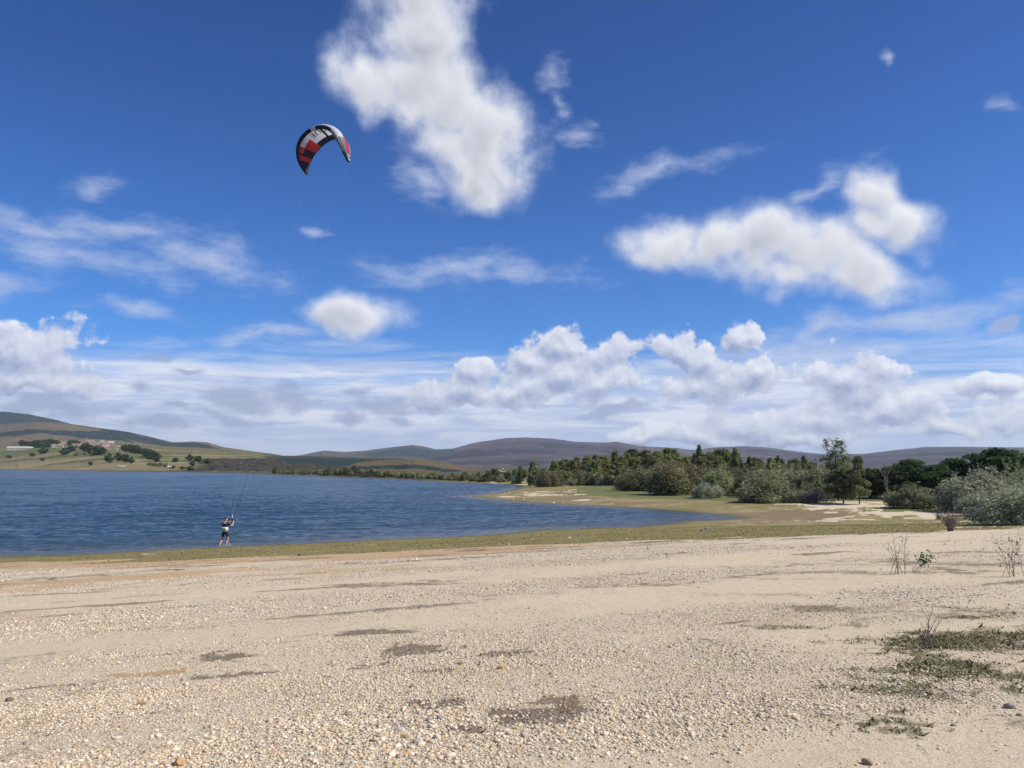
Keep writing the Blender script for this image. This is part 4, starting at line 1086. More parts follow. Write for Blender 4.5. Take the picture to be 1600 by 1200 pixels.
for i, (px, py, wp, wm, rm, lab, dd, hh) in enumerate(VILL):
    g = vpos(px, py); D = math.hypot(g[0], g[1]); w = wp * D / F_PX
    house('village_house', g, w * .88, dd, hh * .8, 2.0, -math.atan2(g[0], g[1]) + [.25, -.2, .1, -.3, .15][i % 5], wm, rm, max(2, int(w / 4)), lab)
g = vpos(31, 703); D = math.hypot(g[0], g[1])
house('farm_building', g, 29 * D / F_PX, 12, 3.6, 2.0, -math.atan2(g[0], g[1]), WALLW, SHEET, 9, 'long low white farm building alone left of the village', 'farm building', 'buildings outside the village', storeys=1, chimney=False)
g = vpos(265, 732.3); house('hut', g, 2.2, 2, 1.5, .7, .5, WALLW, SHEET, 1, 'tiny white hut near the water right of the pasture', 'hut', 'buildings outside the village', storeys=1, chimney=False)
g = gp(784, 741, hills=True); house('far_house', g, 2.2, 2, 1.1, .5, .5, WALLP, TILE2, 2, 'small pale house behind the far bank scrub, left of the wood', 'house', 'buildings outside the village', storeys=1)
def church():
    g = vpos(142, 696); D = math.hypot(g[0], g[1]); u = D / F_PX
    root = empty('church', g, -math.atan2(g[0], g[1]) + .15); tag(root, 'stone church with a bell tower standing above the village roofs', 'church')
    w, d, h, rh = 9 * u, 10, 6 * u * .8, 2.4
    v = [(-w/2,-d/2,-2),(w/2,-d/2,-2),(w/2,d/2,-2),(-w/2,d/2,-2),(-w/2,-d/2,h),(w/2,-d/2,h),(w/2,d/2,h),(-w/2,d/2,h),(-w/2,0,h+rh),(w/2,0,h+rh)]
    obj('nave', poly_mesh('nave', v, [(0,1,5,4),(2,3,7,6),(1,2,6,9,5),(3,0,4,8,7)], STONE), root)
    z = h - .15
    rv = [(-w/2-.4,-d/2-.4,z),(w/2+.4,-d/2-.4,z),(w/2+.4,0,h+rh+.1),(-w/2-.4,0,h+rh+.1),(w/2+.4,d/2+.4,z),(-w/2-.4,d/2+.4,z)]; rv += [(a, b, c + .3) for a, b, c in rv]
    obj('roof', poly_mesh('church_roof', rv, [(0,3,2,1),(3,5,4,2),(6,7,8,9),(9,8,10,11),(0,1,7,6),(4,5,11,10),(1,2,8,7),(2,4,10,8),(5,3,9,11),(3,0,6,9)], TILE2), root)
    x = -w / 2 - 1.9; th = 9 * u
    tw = obj('bell_tower', boxes_mesh('tower', [(x-1.8,-2,-2,x+1.8,2,th*.82),(x-1.8,-2,th*.82,x-1.1,2,th),(x+1.1,-2,th*.82,x+1.8,2,th),(x-1.8,-2,th,x+1.8,2,th+.5),(x-.9,-.9,th+.5,x+.9,.9,th+1.6),(x-.4,-.4,th+1.6,x+.4,.4,th+3)], STONE), root)
    obj('bell', boxes_mesh('bell', [(x-.4,-.4,th*.86,x+.4,.4,th*.95)], DARKW), tw)
    obj('annex', boxes_mesh('annex', [(-w/2-8,-d/2-1,-2,-w/2-3.8,d/2-2,h*.45)], STONE), root)
    for i in range(3):
        xx = -w/2 + w*(i+.6)/3.2; obj('window', boxes_mesh('church_window', [(xx-.4,-d/2-.06,h*.45,xx+.4,-d/2+.05,h*.75)], DARKW), root)
church()
def mast():
    g = gp(7, 643, only='pine_hill'); root = empty('radio_mast', g); tag(root, 'thin radio mast on top of the dark hill at the left edge', 'mast')
    T = Tubes(); T.tube([(0,0,-5),(0,0,22)], [1.0,.6], 5); obj('pole', T.mesh('mast_pole', SHEET), root)
    for z in (12, 17): obj('crossarm', boxes_mesh('arm', [(-3,-.4,z,3,.4,z+.8)], SHEET), root)
mast()
def skin(name, joints, edges, mats, parent=None, sub=2, root=0):
    me = bpy.data.meshes.new(name); me.from_pydata([j[:3] for j in joints], edges, [])
    o = bpy.data.objects.new(name, me); COL.objects.link(o)
    md = o.modifiers.new('skin', 'SKIN'); md.use_smooth_shade = True
    sv = me.skin_vertices[0].data
    for i, j in enumerate(joints):
        r = j[3]; sv[i].radius = r if isinstance(r, tuple) else (r, r); sv[i].use_root = (i == root)
    sb = o.modifiers.new('sub', 'SUBSURF'); sb.levels = sub; sb.render_levels = sub
    dg = bpy.context.evaluated_depsgraph_get(); dg.update()
    m2 = bpy.data.meshes.new_from_object(o.evaluated_get(dg)); m2.name = name
    bpy.data.objects.remove(o)
    m2.materials.clear()
    for m_ in mats: m2.materials.append(m_)
    for p in m2.polygons: p.use_smooth = True
    return m2
# grazing cattle, two pixels each in the photograph
HIDE = simple_mat('white_hide', (0.6, 0.57, 0.5, 1), 0.9)
cj = [(0,0,1.15,.34),(-.55,0,1.1,.33),(.6,0,1.15,.33),(1.0,0,1.05,.18),(1.35,0,.75,.13),(1.5,0,.5,.09),(-.65,.18,.55,.1),(-.65,.18,0,.06),(-.65,-.18,.55,.1),(-.65,-.18,0,.06),(.6,.18,.55,.1),(.6,.18,0,.06),(.6,-.18,.55,.1),(.6,-.18,0,.06),(-.95,0,1.0,.04),(-1.0,0,.5,.03)]
ce = [(0,1),(0,2),(2,3),(3,4),(4,5),(1,6),(6,7),(1,8),(8,9),(2,10),(10,11),(2,12),(12,13),(1,14),(14,15)]
cow = skin('cow', cj, ce, [HIDE], sub=1)
for i, (px, py) in enumerate([(184.5,729.3),(190,729.8),(193,729.4),(195,730),(187,729.9)]):
    g = vpos(px, py); o = obj('cow', cow, None, g); o.rotation_euler = (0, 0, i * 1.3)
    tag(o, 'white cow grazing low on the pasture, one of five dots in a line', 'cow', 'white cattle on the pasture')

# ------------------------------------------------------------------ kitesurfer
SKIN = simple_mat('tanned_skin', (0.50, 0.27, 0.18, 1), 0.55)
SUIT = simple_mat('navy_wetsuit', (0.012, 0.016, 0.05, 1), 0.5)
SUITB = simple_mat('blue_wetsuit_panel', (0.03, 0.05, 0.16, 1), 0.5)
HAIR = simple_mat('dark_hair', (0.02, 0.014, 0.012, 1), 0.7)
PADM = simple_mat('pale_yellow_pad', (0.62, 0.66, 0.42, 1), 0.6)
WHITE = simple_mat('white_plastic', (0.75, 0.75, 0.75, 1), 0.4)
BLACK = simple_mat('black_webbing', (0.015, 0.015, 0.018, 1), 0.6)
EYEM = simple_mat('eye_white', (0.7, 0.7, 0.68, 1), 0.2)
px_, py_ = 351.0, 853.6
r_ = ray(px_, py_); t_ = (EYE - 0.0) / -r_[2]
PX0, PY0 = r_[0] * t_, r_[1] * t_
HS = 1.03
man = empty('person', (PX0, PY0, -0.10), -0.12); man.scale = (HS, HS, HS)
tag(man, 'kitesurfer in short navy wetsuit, pale yellow harness pad, wading with both hands on the bar', 'person')
J = [(0,0,.94,(.15,.115)),(0,-.01,1.10,(.135,.10)),(0,0,1.28,(.155,.11)),(0,.015,1.41,(.12,.09)),(0,.02,1.50,(.055,.055)),(0,.03,1.58,(.07,.08)),(0,.035,1.68,(.078,.092)),(0,.02,1.76,(.05,.06)),
     (.17,.01,1.41,.065),(.33,.13,1.25,.046),(.31,.36,1.47,.034),(.30,.41,1.54,(.036,.022)),
     (-.17,.01,1.41,.065),(-.20,.24,1.26,.046),(.02,.40,1.46,.034),(.07,.43,1.53,(.036,.022)),
     (.10,0,.90,.10),(.14,.05,.52,.062),(.145,.06,.44,.055),(.13,-.03,.30,.056),(.11,-.06,.09,.038),(.12,.07,.04,.035),(.13,.14,.03,.022),
     (-.10,0,.90,.10),(-.17,.02,.52,.062),(-.18,.01,.44,.055),(-.19,-.12,.30,.056),(-.22,-.22,.09,.038),(-.23,-.10,.04,.035),(-.23,-.03,.03,.022),
     (0,.125,1.655,.016),(.086,.02,1.665,.014),(-.086,.02,1.665,.014)]
E_ = [(0,1),(1,2),(2,3),(3,4),(4,5),(5,6),(6,7),(3,8),(8,9),(9,10),(10,11),(3,12),(12,13),(13,14),(14,15),(0,16),(16,17),(17,18),(18,19),(19,20),(20,21),(21,22),(0,23),(23,24),(24,25),(25,26),(26,27),(27,28),(28,29),(6,30),(6,31),(6,32)]
bm_all = [skin('body', J, E_, [SKIN])]
# fingers curled round the bar, each its own chain rooted in the palm
def hand(cx, cy, cz, side):
    out = []
    for k, (dx, L) in enumerate([(-.032, .9), (-.011, 1.0), (.010, .95), (.030, .78)]):
        p = [(cx+dx*.7, cy, cz, .0095), (cx+dx, cy+.03*L, cz+.035, .009), (cx+dx, cy+.05*L, cz+.065, .0085), (cx+dx, cy+.022, cz+.085*L+.005, .008), (cx+dx, cy-.008, cz+.068, .007)]
        out.append(skin('finger', p, [(0,1),(1,2),(2,3),(3,4)], [SKIN], sub=1))
    s_ = -side
    p = [(cx+s_*.02, cy, cz-.02, .012), (cx+s_*.045, cy-.012, cz+.02, .011), (cx+s_*.035, cy-.018, cz+.05, .0095), (cx+s_*.015, cy-.012, cz+.065, .008)]
    out.append(skin('thumb', p, [(0,1),(1,2),(2,3)], [SKIN], sub=1))
    return out
bm_all += hand(.30, .42, 1.545, 1) + hand(.07, .44, 1.535, -1)
b = bmesh.new()
for m_ in bm_all: b.from_mesh(m_)
bme = bpy.data.meshes.new('person_body'); b.to_mesh(bme); b.free(); bme.materials.append(SKIN)
for p in bme.polygons: p.use_smooth = True
obj('body', bme, man)
SJ = [(0,0,.94,(.18,.15)),(0,-.01,1.10,(.165,.13)),(0,0,1.28,(.195,.15)),(0,.015,1.41,(.16,.13)),(0,.02,1.475,(.085,.08)),
      (.17,.01,1.41,.078),(.28,.09,1.31,.058),(-.17,.01,1.41,.078),(-.195,.19,1.30,.058),(.10,0,.90,.115),(.135,.045,.58,.074),(-.10,0,.90,.115),(-.165,.018,.58,.074)]
SE = [(0,1),(1,2),(2,3),(3,4),(3,5),(5,6),(3,7),(7,8),(0,9),(9,10),(0,11),(11,12)]
obj('wetsuit', skin('wetsuit', SJ, SE, [SUIT]), man)
obj('hair', skin('hair', [(0,.01,1.665,(.088,.095)),(0,-.005,1.735,(.078,.085)),(0,0,1.775,(.05,.055))], [(0,1),(1,2)], [HAIR]), man)
def band(name, z0, z1, rx, ry, m_, a0=0, a1=2*PI, n=28, t=.012, parent=man):
    V, F = [], []
    for i in range(n + 1):
        a = a0 + (a1 - a0) * i / n; c, s_ = math.cos(a), math.sin(a)
        for (q, z) in ((0, z0), (0, z1), (t, z1), (t, z0)): V.append((c * (rx + q), s_ * (ry + q) - .005, z))
    for i in range(n):
        for k in range(4): F.append((i*4+k, i*4+(k+1)%4, (i+1)*4+(k+1)%4, (i+1)*4+k))
    return obj(name, poly_mesh(name, V, F, m_, True), parent)
hb = band('harness', .97, 1.12, .165, .128, BLACK)
pad = band('pad', .93, 1.20, .180, .142, PADM, PI*1.12, PI*1.95)
band('emblem', 1.00, 1.15, .194, .156, BLACK, PI*1.36, PI*1.62, 10, .006, pad)
band('emblem', 1.045, 1.105, .202, .164, PADM, PI*1.43, PI*1.55, 8, .005, pad)
band('collar_stripe', 1.405, 1.43, .13, .105, WHITE, PI*1.5, PI*1.85, 8, .008)
for s_ in (-1, 1):
    bb = bmesh.new(); bmesh.ops.create_uvsphere(bb, u_segments=8, v_segments=6, radius=.012); me = bpy.data.meshes.new('eye'); bb.to_mesh(me); bb.free(); me.materials.append(EYEM)
    obj('eye', me, man, (s_ * .03, .118, 1.69))
LIPS = simple_mat('lips', (0.35, 0.12, 0.1, 1), 0.5)
obj('mouth', boxes_mesh('mouth', [(-.025, .108, 1.612, .025, .122, 1.624)], LIPS), man)

# ------------------------------------------------------------------ kite
KP = [0.0167, -0.041, -0.5229, -0.5544, 0.4855, 1.8828, 1.862, 1.1311, 1.7193, 0.0878, 0.097, 1.87, 3.9598, -0.1432, 2.8739]
def eul(a, b, c):
    ca, sa, cb, sb, cc, sc = math.cos(a), math.sin(a), math.cos(b), math.sin(b), math.cos(c), math.sin(c)
    return np.array([[cc,-sc,0],[sc,cc,0],[0,0,1]]) @ np.array([[cb,0,sb],[0,1,0],[-sb,0,cb]]) @ np.array([[1,0,0],[0,ca,-sa],[0,sa,ca]])
def build_kite():
    ax, ay, az, ox, oz, a, b_, sw, c0, c1, fl, tm, pw, tw, qq = KP
    M = eul(ax, ay, az); r = ray(505, 232)
    base = r * (48 / r[1]) + np.array([ox, 0, EYE + oz])
    def S(f, v, off=0.0, camber=True):
        f = np.asarray(f, float); v = np.asarray(v, float)
        t = (f * 2 - 1) * tm; s = np.sin(t); cs = np.cos(t)
        x = a * (s + fl * s * cs * cs); z = b_ * (cs - 0.5); u = np.abs(t) / tm
        y0 = sw * u ** pw; c = c1 + (c0 - c1) * (1 - u ** qq)
        rx = s / a; rz = cs / b_; n = np.hypot(rx, rz); rx, rz = rx / n, rz / n
        cam = (0.17 * c * np.sin(PI * np.clip(v, 0, 1) ** 0.62) if camber else 0) + off
        # scalloped panels between the ribs
        P = np.stack([x + rx * (tw * v * c + cam), y0 + c * v, z + rz * (tw * v * c + cam)], -1)
        return P @ M.T + base
    man_m = Matrix.Translation(man.location) @ man.rotation_euler.to_matrix().to_4x4() @ Matrix.Scale(HS, 4)
    barL = np.array(man_m @ Vector((-.10, .445, 1.60))); barR = np.array(man_m @ Vector((.47, .43, 1.605))); barC = (barL + barR) / 2
    root = empty('kite', tuple(barC)); tag(root, 'red, white and black power kite high in the sky above the lake', 'kite')
    off0 = barC
    def K(name, me, parent=None):
        o = obj(name, me, parent or root); return o
    CB = simple_mat('black_sailcloth', (0.016, 0.018, 0.028, 1), 0.5); CR = simple_mat('red_sailcloth', (0.62, 0.04, 0.05, 1), 0.5)
    CW = simple_mat('white_sailcloth', (0.68, 0.68, 0.73, 1), 0.5); CG = simple_mat('grey_sailcloth', (0.22, 0.22, 0.24, 1), 0.5)
    for m_ in (CB, CR, CW, CG):     # thin cloth lets some sun through
        nt = m_.node_tree; p = [n for n in nt.nodes if n.type == 'BSDF_PRINCIPLED'][0]; o_ = [n for n in nt.nodes if n.type == 'OUTPUT_MATERIAL'][0]
        tr = nt.nodes.new('ShaderNodeBsdfTranslucent'); tr.inputs[0].default_value = p.inputs['Base Color'].default_value
        mx = nt.nodes.new('ShaderNodeMixShader'); mx.inputs[0].default_value = 0.42
        nt.links.new(p.outputs[0], mx.inputs[1]); nt.links.new(tr.outputs[0], mx.inputs[2]); nt.links.new(mx.outputs[0], o_.inputs[0])
    nu, nv = 120, 28
    f = np.linspace(0, 1, nu + 1); v = np.linspace(0, 1, nv + 1)
    FF, VV = np.meshgrid(f, v, indexing='ij')
    top = S(FF, VV) - off0
    i = (np.arange(nu)[:, None] * (nv + 1) + np.arange(nv)[None]).ravel()
    F = np.stack([i, i + 1, i + nv + 2, i + nv + 1], 1)
    fc = (FF[:-1, :-1].ravel() + .5 / nu); vc = (VV[:-1, :-1].ravel() + .5 / nv)
    mi = np.zeros(len(F), int)       # 0 black 1 red 2 white 3 grey
    def put(f0, f1, v0, v1, k): mi[(fc > f0) & (fc < f1) & (vc > v0) & (vc < v1)] = k
    put(.13, .18, .0, .97, 1); put(.19, .25, .0, .52, 1); put(.25, .345, .5, .97, 1)
    put(.25, .345, .0, .5, 2); put(.345, .74, .0, .80, 2); put(.74, .80, .0, .4, 2)
    put(.472, .49, 0, 1, 0)
    put(.76, .93, .35, .93, 1); put(.80, .93, .0, .35, 3); put(.74, .93, .93, 1, 2); put(.93, .985, .25, 1.0, 2); put(.93, .985, .0, .25, 3)
    cv = K('canopy', np_mesh('kite_canopy', top.reshape(-1, 3), F, [CB, CR, CW, CG], True, mat_idx=mi))
    # inflated leading edge
    ff = np.linspace(0.005, 0.995, 90); cen = S(ff, ff * 0 + 0.03, -0.05, False) - off0
    rad = 0.045 + 0.085 * np.sin(PI * ff) ** 0.6
    T = Tubes(); T.tube(cen, rad, 12); me = T.mesh('leading_edge', CB); me.materials.append(CG); me.materials.append(CW)
    for p in me.polygons:
        seg = p.index // 12; q = seg / 89
        p.material_index = 2 if .46 < q < .51 else (1 if q > .70 and q < .92 else 0)
    K('leading_edge', me)
    for q in (.185, .481, .815):
        vv = np.linspace(.04, .97, 12); c = S(vv * 0 + q, vv, -0.05) - off0; T = Tubes(); T.tube(c, np.linspace(.055, .03, 12), 8); K('strut', T.mesh('strut', CB))
    # lettering, running right to left with its head towards the trailing edge
    cu = bpy.data.curves.new('lettering', 'FONT'); cu.body = 'ROGUE'; cu.size = 1.0; cu.offset = .012; cu.space_character = 1.12
    o = bpy.data.objects.new('lettering', cu); COL.objects.link(o)
    dg = bpy.context.evaluated_depsgraph_get(); dg.update(); me = bpy.data.meshes.new_from_object(o.evaluated_get(dg)); bpy.data.objects.remove(o)
    co = np.empty(len(me.vertices) * 3); me.vertices.foreach_get('co', co); co = co.reshape(-1, 3)
    x0, x1 = co[:, 0].min(), co[:, 0].max(); u = (co[:, 0] - x0) / (x1 - x0)
    P = S(.645 - .275 * u, .36 + .30 * co[:, 1], -0.03) - off0
    me.vertices.foreach_set('co', P.astype(np.float32).ravel()); me.update(); me.materials.clear(); me.materials.append(CB)
    K('lettering', me, cv)
    # black squiggle on the white wing tip, outer face
    T = Tubes(); sq = [(.945,.45),(.955,.55),(.948,.66),(.96,.72),(.95,.82),(.962,.88)]
    T.tube(np.array([S(p, q, .012) - off0 for p, q in sq]), [.018] * 6, 5); K('marking', T.mesh('marking', CB), cv)
    # lines and bar
    LINE = simple_mat('pale_line', (0.5, 0.5, 0.52, 1), 0.6)
    y = S(.5, .1) - off0; ys = y * 0.16
    for (q, v_, e, w_) in ((.13, .05, barC, .2), (.87, .05, barC, .2), (.03, .85, barL, 0), (.97, .85, barR, 0)):
        T = Tubes(); p1 = S(q, v_) - off0
        p0 = e - off0 + (np.array([0, 0, .28]) if w_ else 0)
        T.tube([p0, p0 + (p1 - p0) * .5, p1], [.0016, .0016, .0016], 4); K('line', T.mesh('line', LINE))
    T = Tubes(); T.tube([barL - off0, barR - off0], [.016, .016], 8); bar = K('control_bar', T.mesh('control_bar', BLACK))
    for e in (barL, barR):
        T = Tubes(); s_ = (e - barC) * 1.08; T.tube([s_ * .86, s_], [.026, .026], 8); K('float', T.mesh('float', WHITE), bar)
    T = Tubes(); T.tube([(0, 0, -.12), (0, 0, .1)], [.012, .012], 6); K('depower_rope', T.mesh('rope', BLACK), bar)
    T = Tubes(); T.tube([(0, 0, .1), (0, 0, .30)], [.026, .02], 8); K('depower_handle', T.mesh('handle', WHITE), bar)
build_kite()
# splash round the legs
def splash():
    r = np.random.default_rng(3); V, F = [], []
    for i in range(90):
        a = r.uniform(0, 2 * PI); q = abs(r.normal()) * .28; c = np.array([math.cos(a) * q + .18, math.sin(a) * q * .5, abs(r.normal()) * .07 + .01]); s_ = r.uniform(.008, .028)
        n = len(V); V += [c + np.array(d) * s_ for d in ((1,0,0),(-1,0,0),(0,1,0),(0,-1,0),(0,0,1),(0,0,-1))]
        F += [(n, n+2, n+4), (n+2, n+1, n+4), (n+1, n+3, n+4), (n+3, n, n+4), (n+2, n, n+5), (n+1, n+2, n+5), (n+3, n+1, n+5), (n, n+3, n+5)]
    o = obj('water_splash', np_mesh('splash', np.array(V), np.array(F), [simple_mat('spray', (0.5, 0.5, 0.5, 1), .25)], True), None, (PX0, PY0 - .1, 0)); tag(o, kind='stuff')
splash()

# ------------------------------------------------------------------ stones
def stone_mesh(name, seed, m_, sub=2, flat=.6):
    b = bmesh.new(); bmesh.ops.create_icosphere(b, subdivisions=sub, radius=1.0); r = np.random.default_rng(seed)
    A = r.normal(size=(9, 3)); A /= np.linalg.norm(A, axis=1)[:, None]; cut = r.uniform(.55, .85, 9)
    for v in b.verts:
        p = np.array(v.co)
        for a_, c_ in zip(A, cut):
            d_ = p @ a_
            if d_ > c_: p = p - a_ * (d_ - c_) * .9
        p *= 1 + .06 * r.normal(); p[2] *= flat
        v.co = p
    me = bpy.data.meshes.new(name); b.to_mesh(me); b.free(); me.materials.append(m_)
    for p in me.polygons: p.use_smooth = False
    return me
RB = simple_mat('brown_rock', (0.20, 0.125, 0.075, 1), .9, noise=20, col2=(0.13, 0.08, 0.05, 1)); RO = simple_mat('ochre_rock', (0.50, 0.31, 0.13, 1), .9, noise=25, col2=(0.36, 0.22, 0.09, 1))
RT = simple_mat('tan_rock', (0.42, 0.31, 0.18, 1), .9, noise=30, col2=(0.25, 0.17, 0.09, 1)); RG = simple_mat('grey_rock', (0.30, 0.28, 0.26, 1), .9, noise=20, col2=(0.2, 0.18, 0.17, 1)); RW = simple_mat('pale_rock', (0.66, 0.62, 0.55, 1), .8, noise=20, col2=(0.5, 0.46, 0.4, 1))
for i, (px, py, wp, m_, lab) in enumerate([(222,1101,15,RT,'rough tan rock alone on the smooth sand, lower left'),(15,1095,12,RB,'brown rock close to the left edge'),(280,1194,24,RO,'ochre stone at the bottom edge, left'),(753,1024,8,RB,'dark brown stone above the pebbles, centre'),
    (632,1180,13,RO,'angular orange stone near the bottom, left of centre'),(783,1045,13,RO,'orange-brown stone just below the dark brown one'),(720,1038,11,RO,'flat ochre stone, left of the orange-brown one'),(749,1040,7,RB,'small red-brown stone between the flat ochre and the orange-brown one'),
    (757,1036,6,RB,'small dark stone touching the red-brown one'),(643,1074,9,RB,'dark rounded stone beside the weed litter'),(861,1053,10,RT,'tan stone on the gravel right of the orange-brown one'),(669,1126,11,RG,'smooth grey stone under the litter patch'),(687,1123,13,RG,'pale grey flat stone next to the smooth grey one'),
    (631,1138,12,RG,'blue-grey stone at the lower left of the litter patches'),(1356,1194,18,RT,'big tan stone at the bottom edge, right'),(1490,1134,8,RG,'dark stone on the smooth sand at the lower right'),(1577,1106,16,RG,'pale grey stone beside the right edge'),(1274,1122,6,RB,'dark stone among the pebbles left of the weed tuft'),
    (1593,1118,9,RG,'dark grey stone at the right edge')]):
    g = gp(px, py); D = math.hypot(g[0], g[1]); s_ = wp * D / F_PX / 2
    o = obj('stone', stone_mesh('stone', 100 + i, m_), None, (g[0], g[1], g[2] + s_ * .25)); o.scale = (s_, s_ * .85, s_); o.rotation_euler = (0, 0, i * 1.1); tag(o, lab, 'stone')
for i, (px, py, wp) in enumerate([(735,776.5,4),(757,774,3),(763,774,3),(788,771,4),(795,770,4),(803,780.5,4),(818,781,4),(865,786,6),(880,786.5,4),(781,851,4),(795,851,5),(890,841,6),(832,843,5),(900,844,5),(979,843,5),(947,846,4),(342,865,3),(355,862,3),(1269,845,4),(1414,821,5),(560,862,3),(430,866,3),(640,857,3),(1530,826,5)]):
    g = gp(px, py); D = math.hypot(g[0], g[1]); s_ = wp * D / F_PX / 2
    o = obj('pale_stone', stone_mesh('pale_stone', 200 + i, RW, 1), None, (g[0], g[1], g[2] + s_ * .2)); o.scale = (s_, s_ * .8, s_ * .8); o.rotation_euler = (0, 0, i * .9)
    tag(o, 'small pale stone lying on the weed along the water', 'stone', 'pale stones scattered along the water')
g = gp(232, 867); o = obj('driftwood_plank', boxes_mesh('plank', [(-.32, -.05, -.02, .32, .05, .05)], simple_mat('bleached_wood', (.6, .55, .46, 1), .9, noise=8)), None, g); o.rotation_euler = (0, .05, .1); tag(o, 'bleached plank lying on the weed left of the kitesurfer', 'plank')
g = gp(1100, 829.5); o = obj('concrete_block', boxes_mesh('block', [(-.2, -.1, -.05, .08, .1, .10), (.082, -.1, -.05, .19, .1, .2)], RG), None, g); o.rotation_euler = (0, 0, .3); tag(o, 'broken grey concrete block on the green shore strip', 'block')

# ------------------------------------------------------------------ twiggy weeds on the gravel
LEAFW = leaf_mat('weed_leaves', (0.10, 0.13, 0.05, 1), (0.17, 0.19, 0.08, 1), (0.09, 0.10, 0.05, 1))
SEED = simple_mat('pale_seed_head', (0.62, 0.58, 0.5, 1), .9)
def leafy(pts, n, size, r, spread, m_):
    p = pts[r.integers(0, len(pts), n)] + r.normal(size=(n, 3)) * spread
    nrm = r.normal(size=(n, 3)) + [0, 0, .6]; nrm /= np.linalg.norm(nrm, axis=1)[:, None]; t = np.cross(nrm, r.normal(size=(n, 3))); t /= np.linalg.norm(t, axis=1)[:, None]; b = np.cross(nrm, t)
    s_ = size * np.exp(r.normal(size=n) * .25)[:, None]
    V = np.stack([p - t * s_ * .6, p + b * s_ * .4, p + t * s_ * .6, p - b * s_ * .4], 1).reshape(-1, 3)
    return np_mesh('weed_leaves', V, np.arange(n * 4).reshape(n, 4), [m_], False, {'leaf': np.repeat(r.random(n), 4)})
def weed(kind, px, base, stems, label, cat, leaves=0, lsize=.02, lean=.1, heads=False, rad=.006, seed=0, sub=3, only_top=False, m_=None):
    g = gp(px, base); D = math.hypot(g[0], g[1]); u = D / F_PX; r = np.random.default_rng(seed)
    root = empty(kind, g); tag(root, label, cat, 'weeds growing in the gravel')
    T = Tubes(); ends = []; HV = Tubes()
    for dx, h in stems:
        H = h * u; tip = np.array([dx * u, r.normal() * .12 * H, H]); n = 6
        p = np.array([tip * np.array([t ** 1.3, t ** 1.3, t]) + r.normal(size=3) * .018 * H * (0 < t < 1) for t in np.linspace(0, 1, n)])
        bx = np.array([r.normal() * .35 * abs(stems[0][1]) * u * .35, r.normal() * .06, 0]); p = p + bx * np.linspace(1, .3, n)[:, None]; p[0][2] = -.03
        T.tube(p, np.linspace(rad, rad * .3, n), 4); ends.append(p[3:] if not only_top else p[5:])
        for k in range(sub):
            i = r.integers(1, n - 1); d = r.normal(size=3) * .6 + [0, 0, 1]; q = limb_pts(r, p[i], d, H * r.uniform(.15, .38), 3, .2)
            T.tube(q, np.linspace(rad * .55, rad * .2, 4), 3); ends.append(q[2:])
        if heads: HV.tube([p[-1], p[-1] + [0, 0, .03]], [.014, .012], 5)
    obj('stems', T.mesh('weed_stems', m_ or TWIG), root)
    if leaves: obj('leaves', leafy(np.concatenate(ends), leaves, lsize, r, lsize * 1.2, LEAFW), root)
    if heads: obj('seed_heads', HV.mesh('seed_heads', SEED), root)
weed('dry_weed', 1405, 897, [(-6,74),(-16,40),(-12,34),(6,48),(12,46),(-3,30),(14,30),(9,60)], 'tall dry weed with pale seed heads, on the gravel right of the middle', 'weed', 80, .022, heads=True, seed=1, rad=.006)
weed('leafy_weed', 1434, 894, [(26,20),(10,24),(18,18),(30,26)], 'leafy green weed leaning right beside the tall dry one', 'weed', 130, .045, seed=2, sub=2, only_top=True, rad=.006)
weed('dry_weed', 1580, 901, [(-14,55),(-4,60),(6,44),(14,30),(18,62),(-20,34),(2,30),(10,66)], 'spreading dry weed with a few dark leaves near the right edge', 'weed', 70, .035, seed=3, rad=.0055)
weed('bare_sapling', 1449, 1014, [(10,60),(-8,34),(-16,28),(20,40),(4,36),(14,48)], 'thin bare sapling standing in the green weed mat', 'sapling', 14, .02, seed=4, rad=.006, sub=4)
weed('dry_sprig', 1405, 1049, [(0,34),(2,12)], 'single thin dry sprig in front of the bare sapling', 'weed', 0, seed=5, rad=.004, sub=2)
weed('heather_bush', 1485, 830, [(RNG.uniform(-20, 20), RNG.uniform(14, 30)) for _ in range(80)], 'round purplish leafless heather bush on the edge of the gravel', 'bush', 0, seed=6, rad=.013, sub=5, m_=simple_mat('heather_twigs', (0.20, 0.145, 0.12, 1), .9, noise=8, col2=(.27, .21, .18, 1)))
weed('heather_bush', 1467, 812, [(RNG.uniform(-12, 12), RNG.uniform(6, 14)) for _ in range(36)], 'small faint brown heather tuft behind the round heather bush', 'bush', 0, seed=7, rad=.012, sub=4)

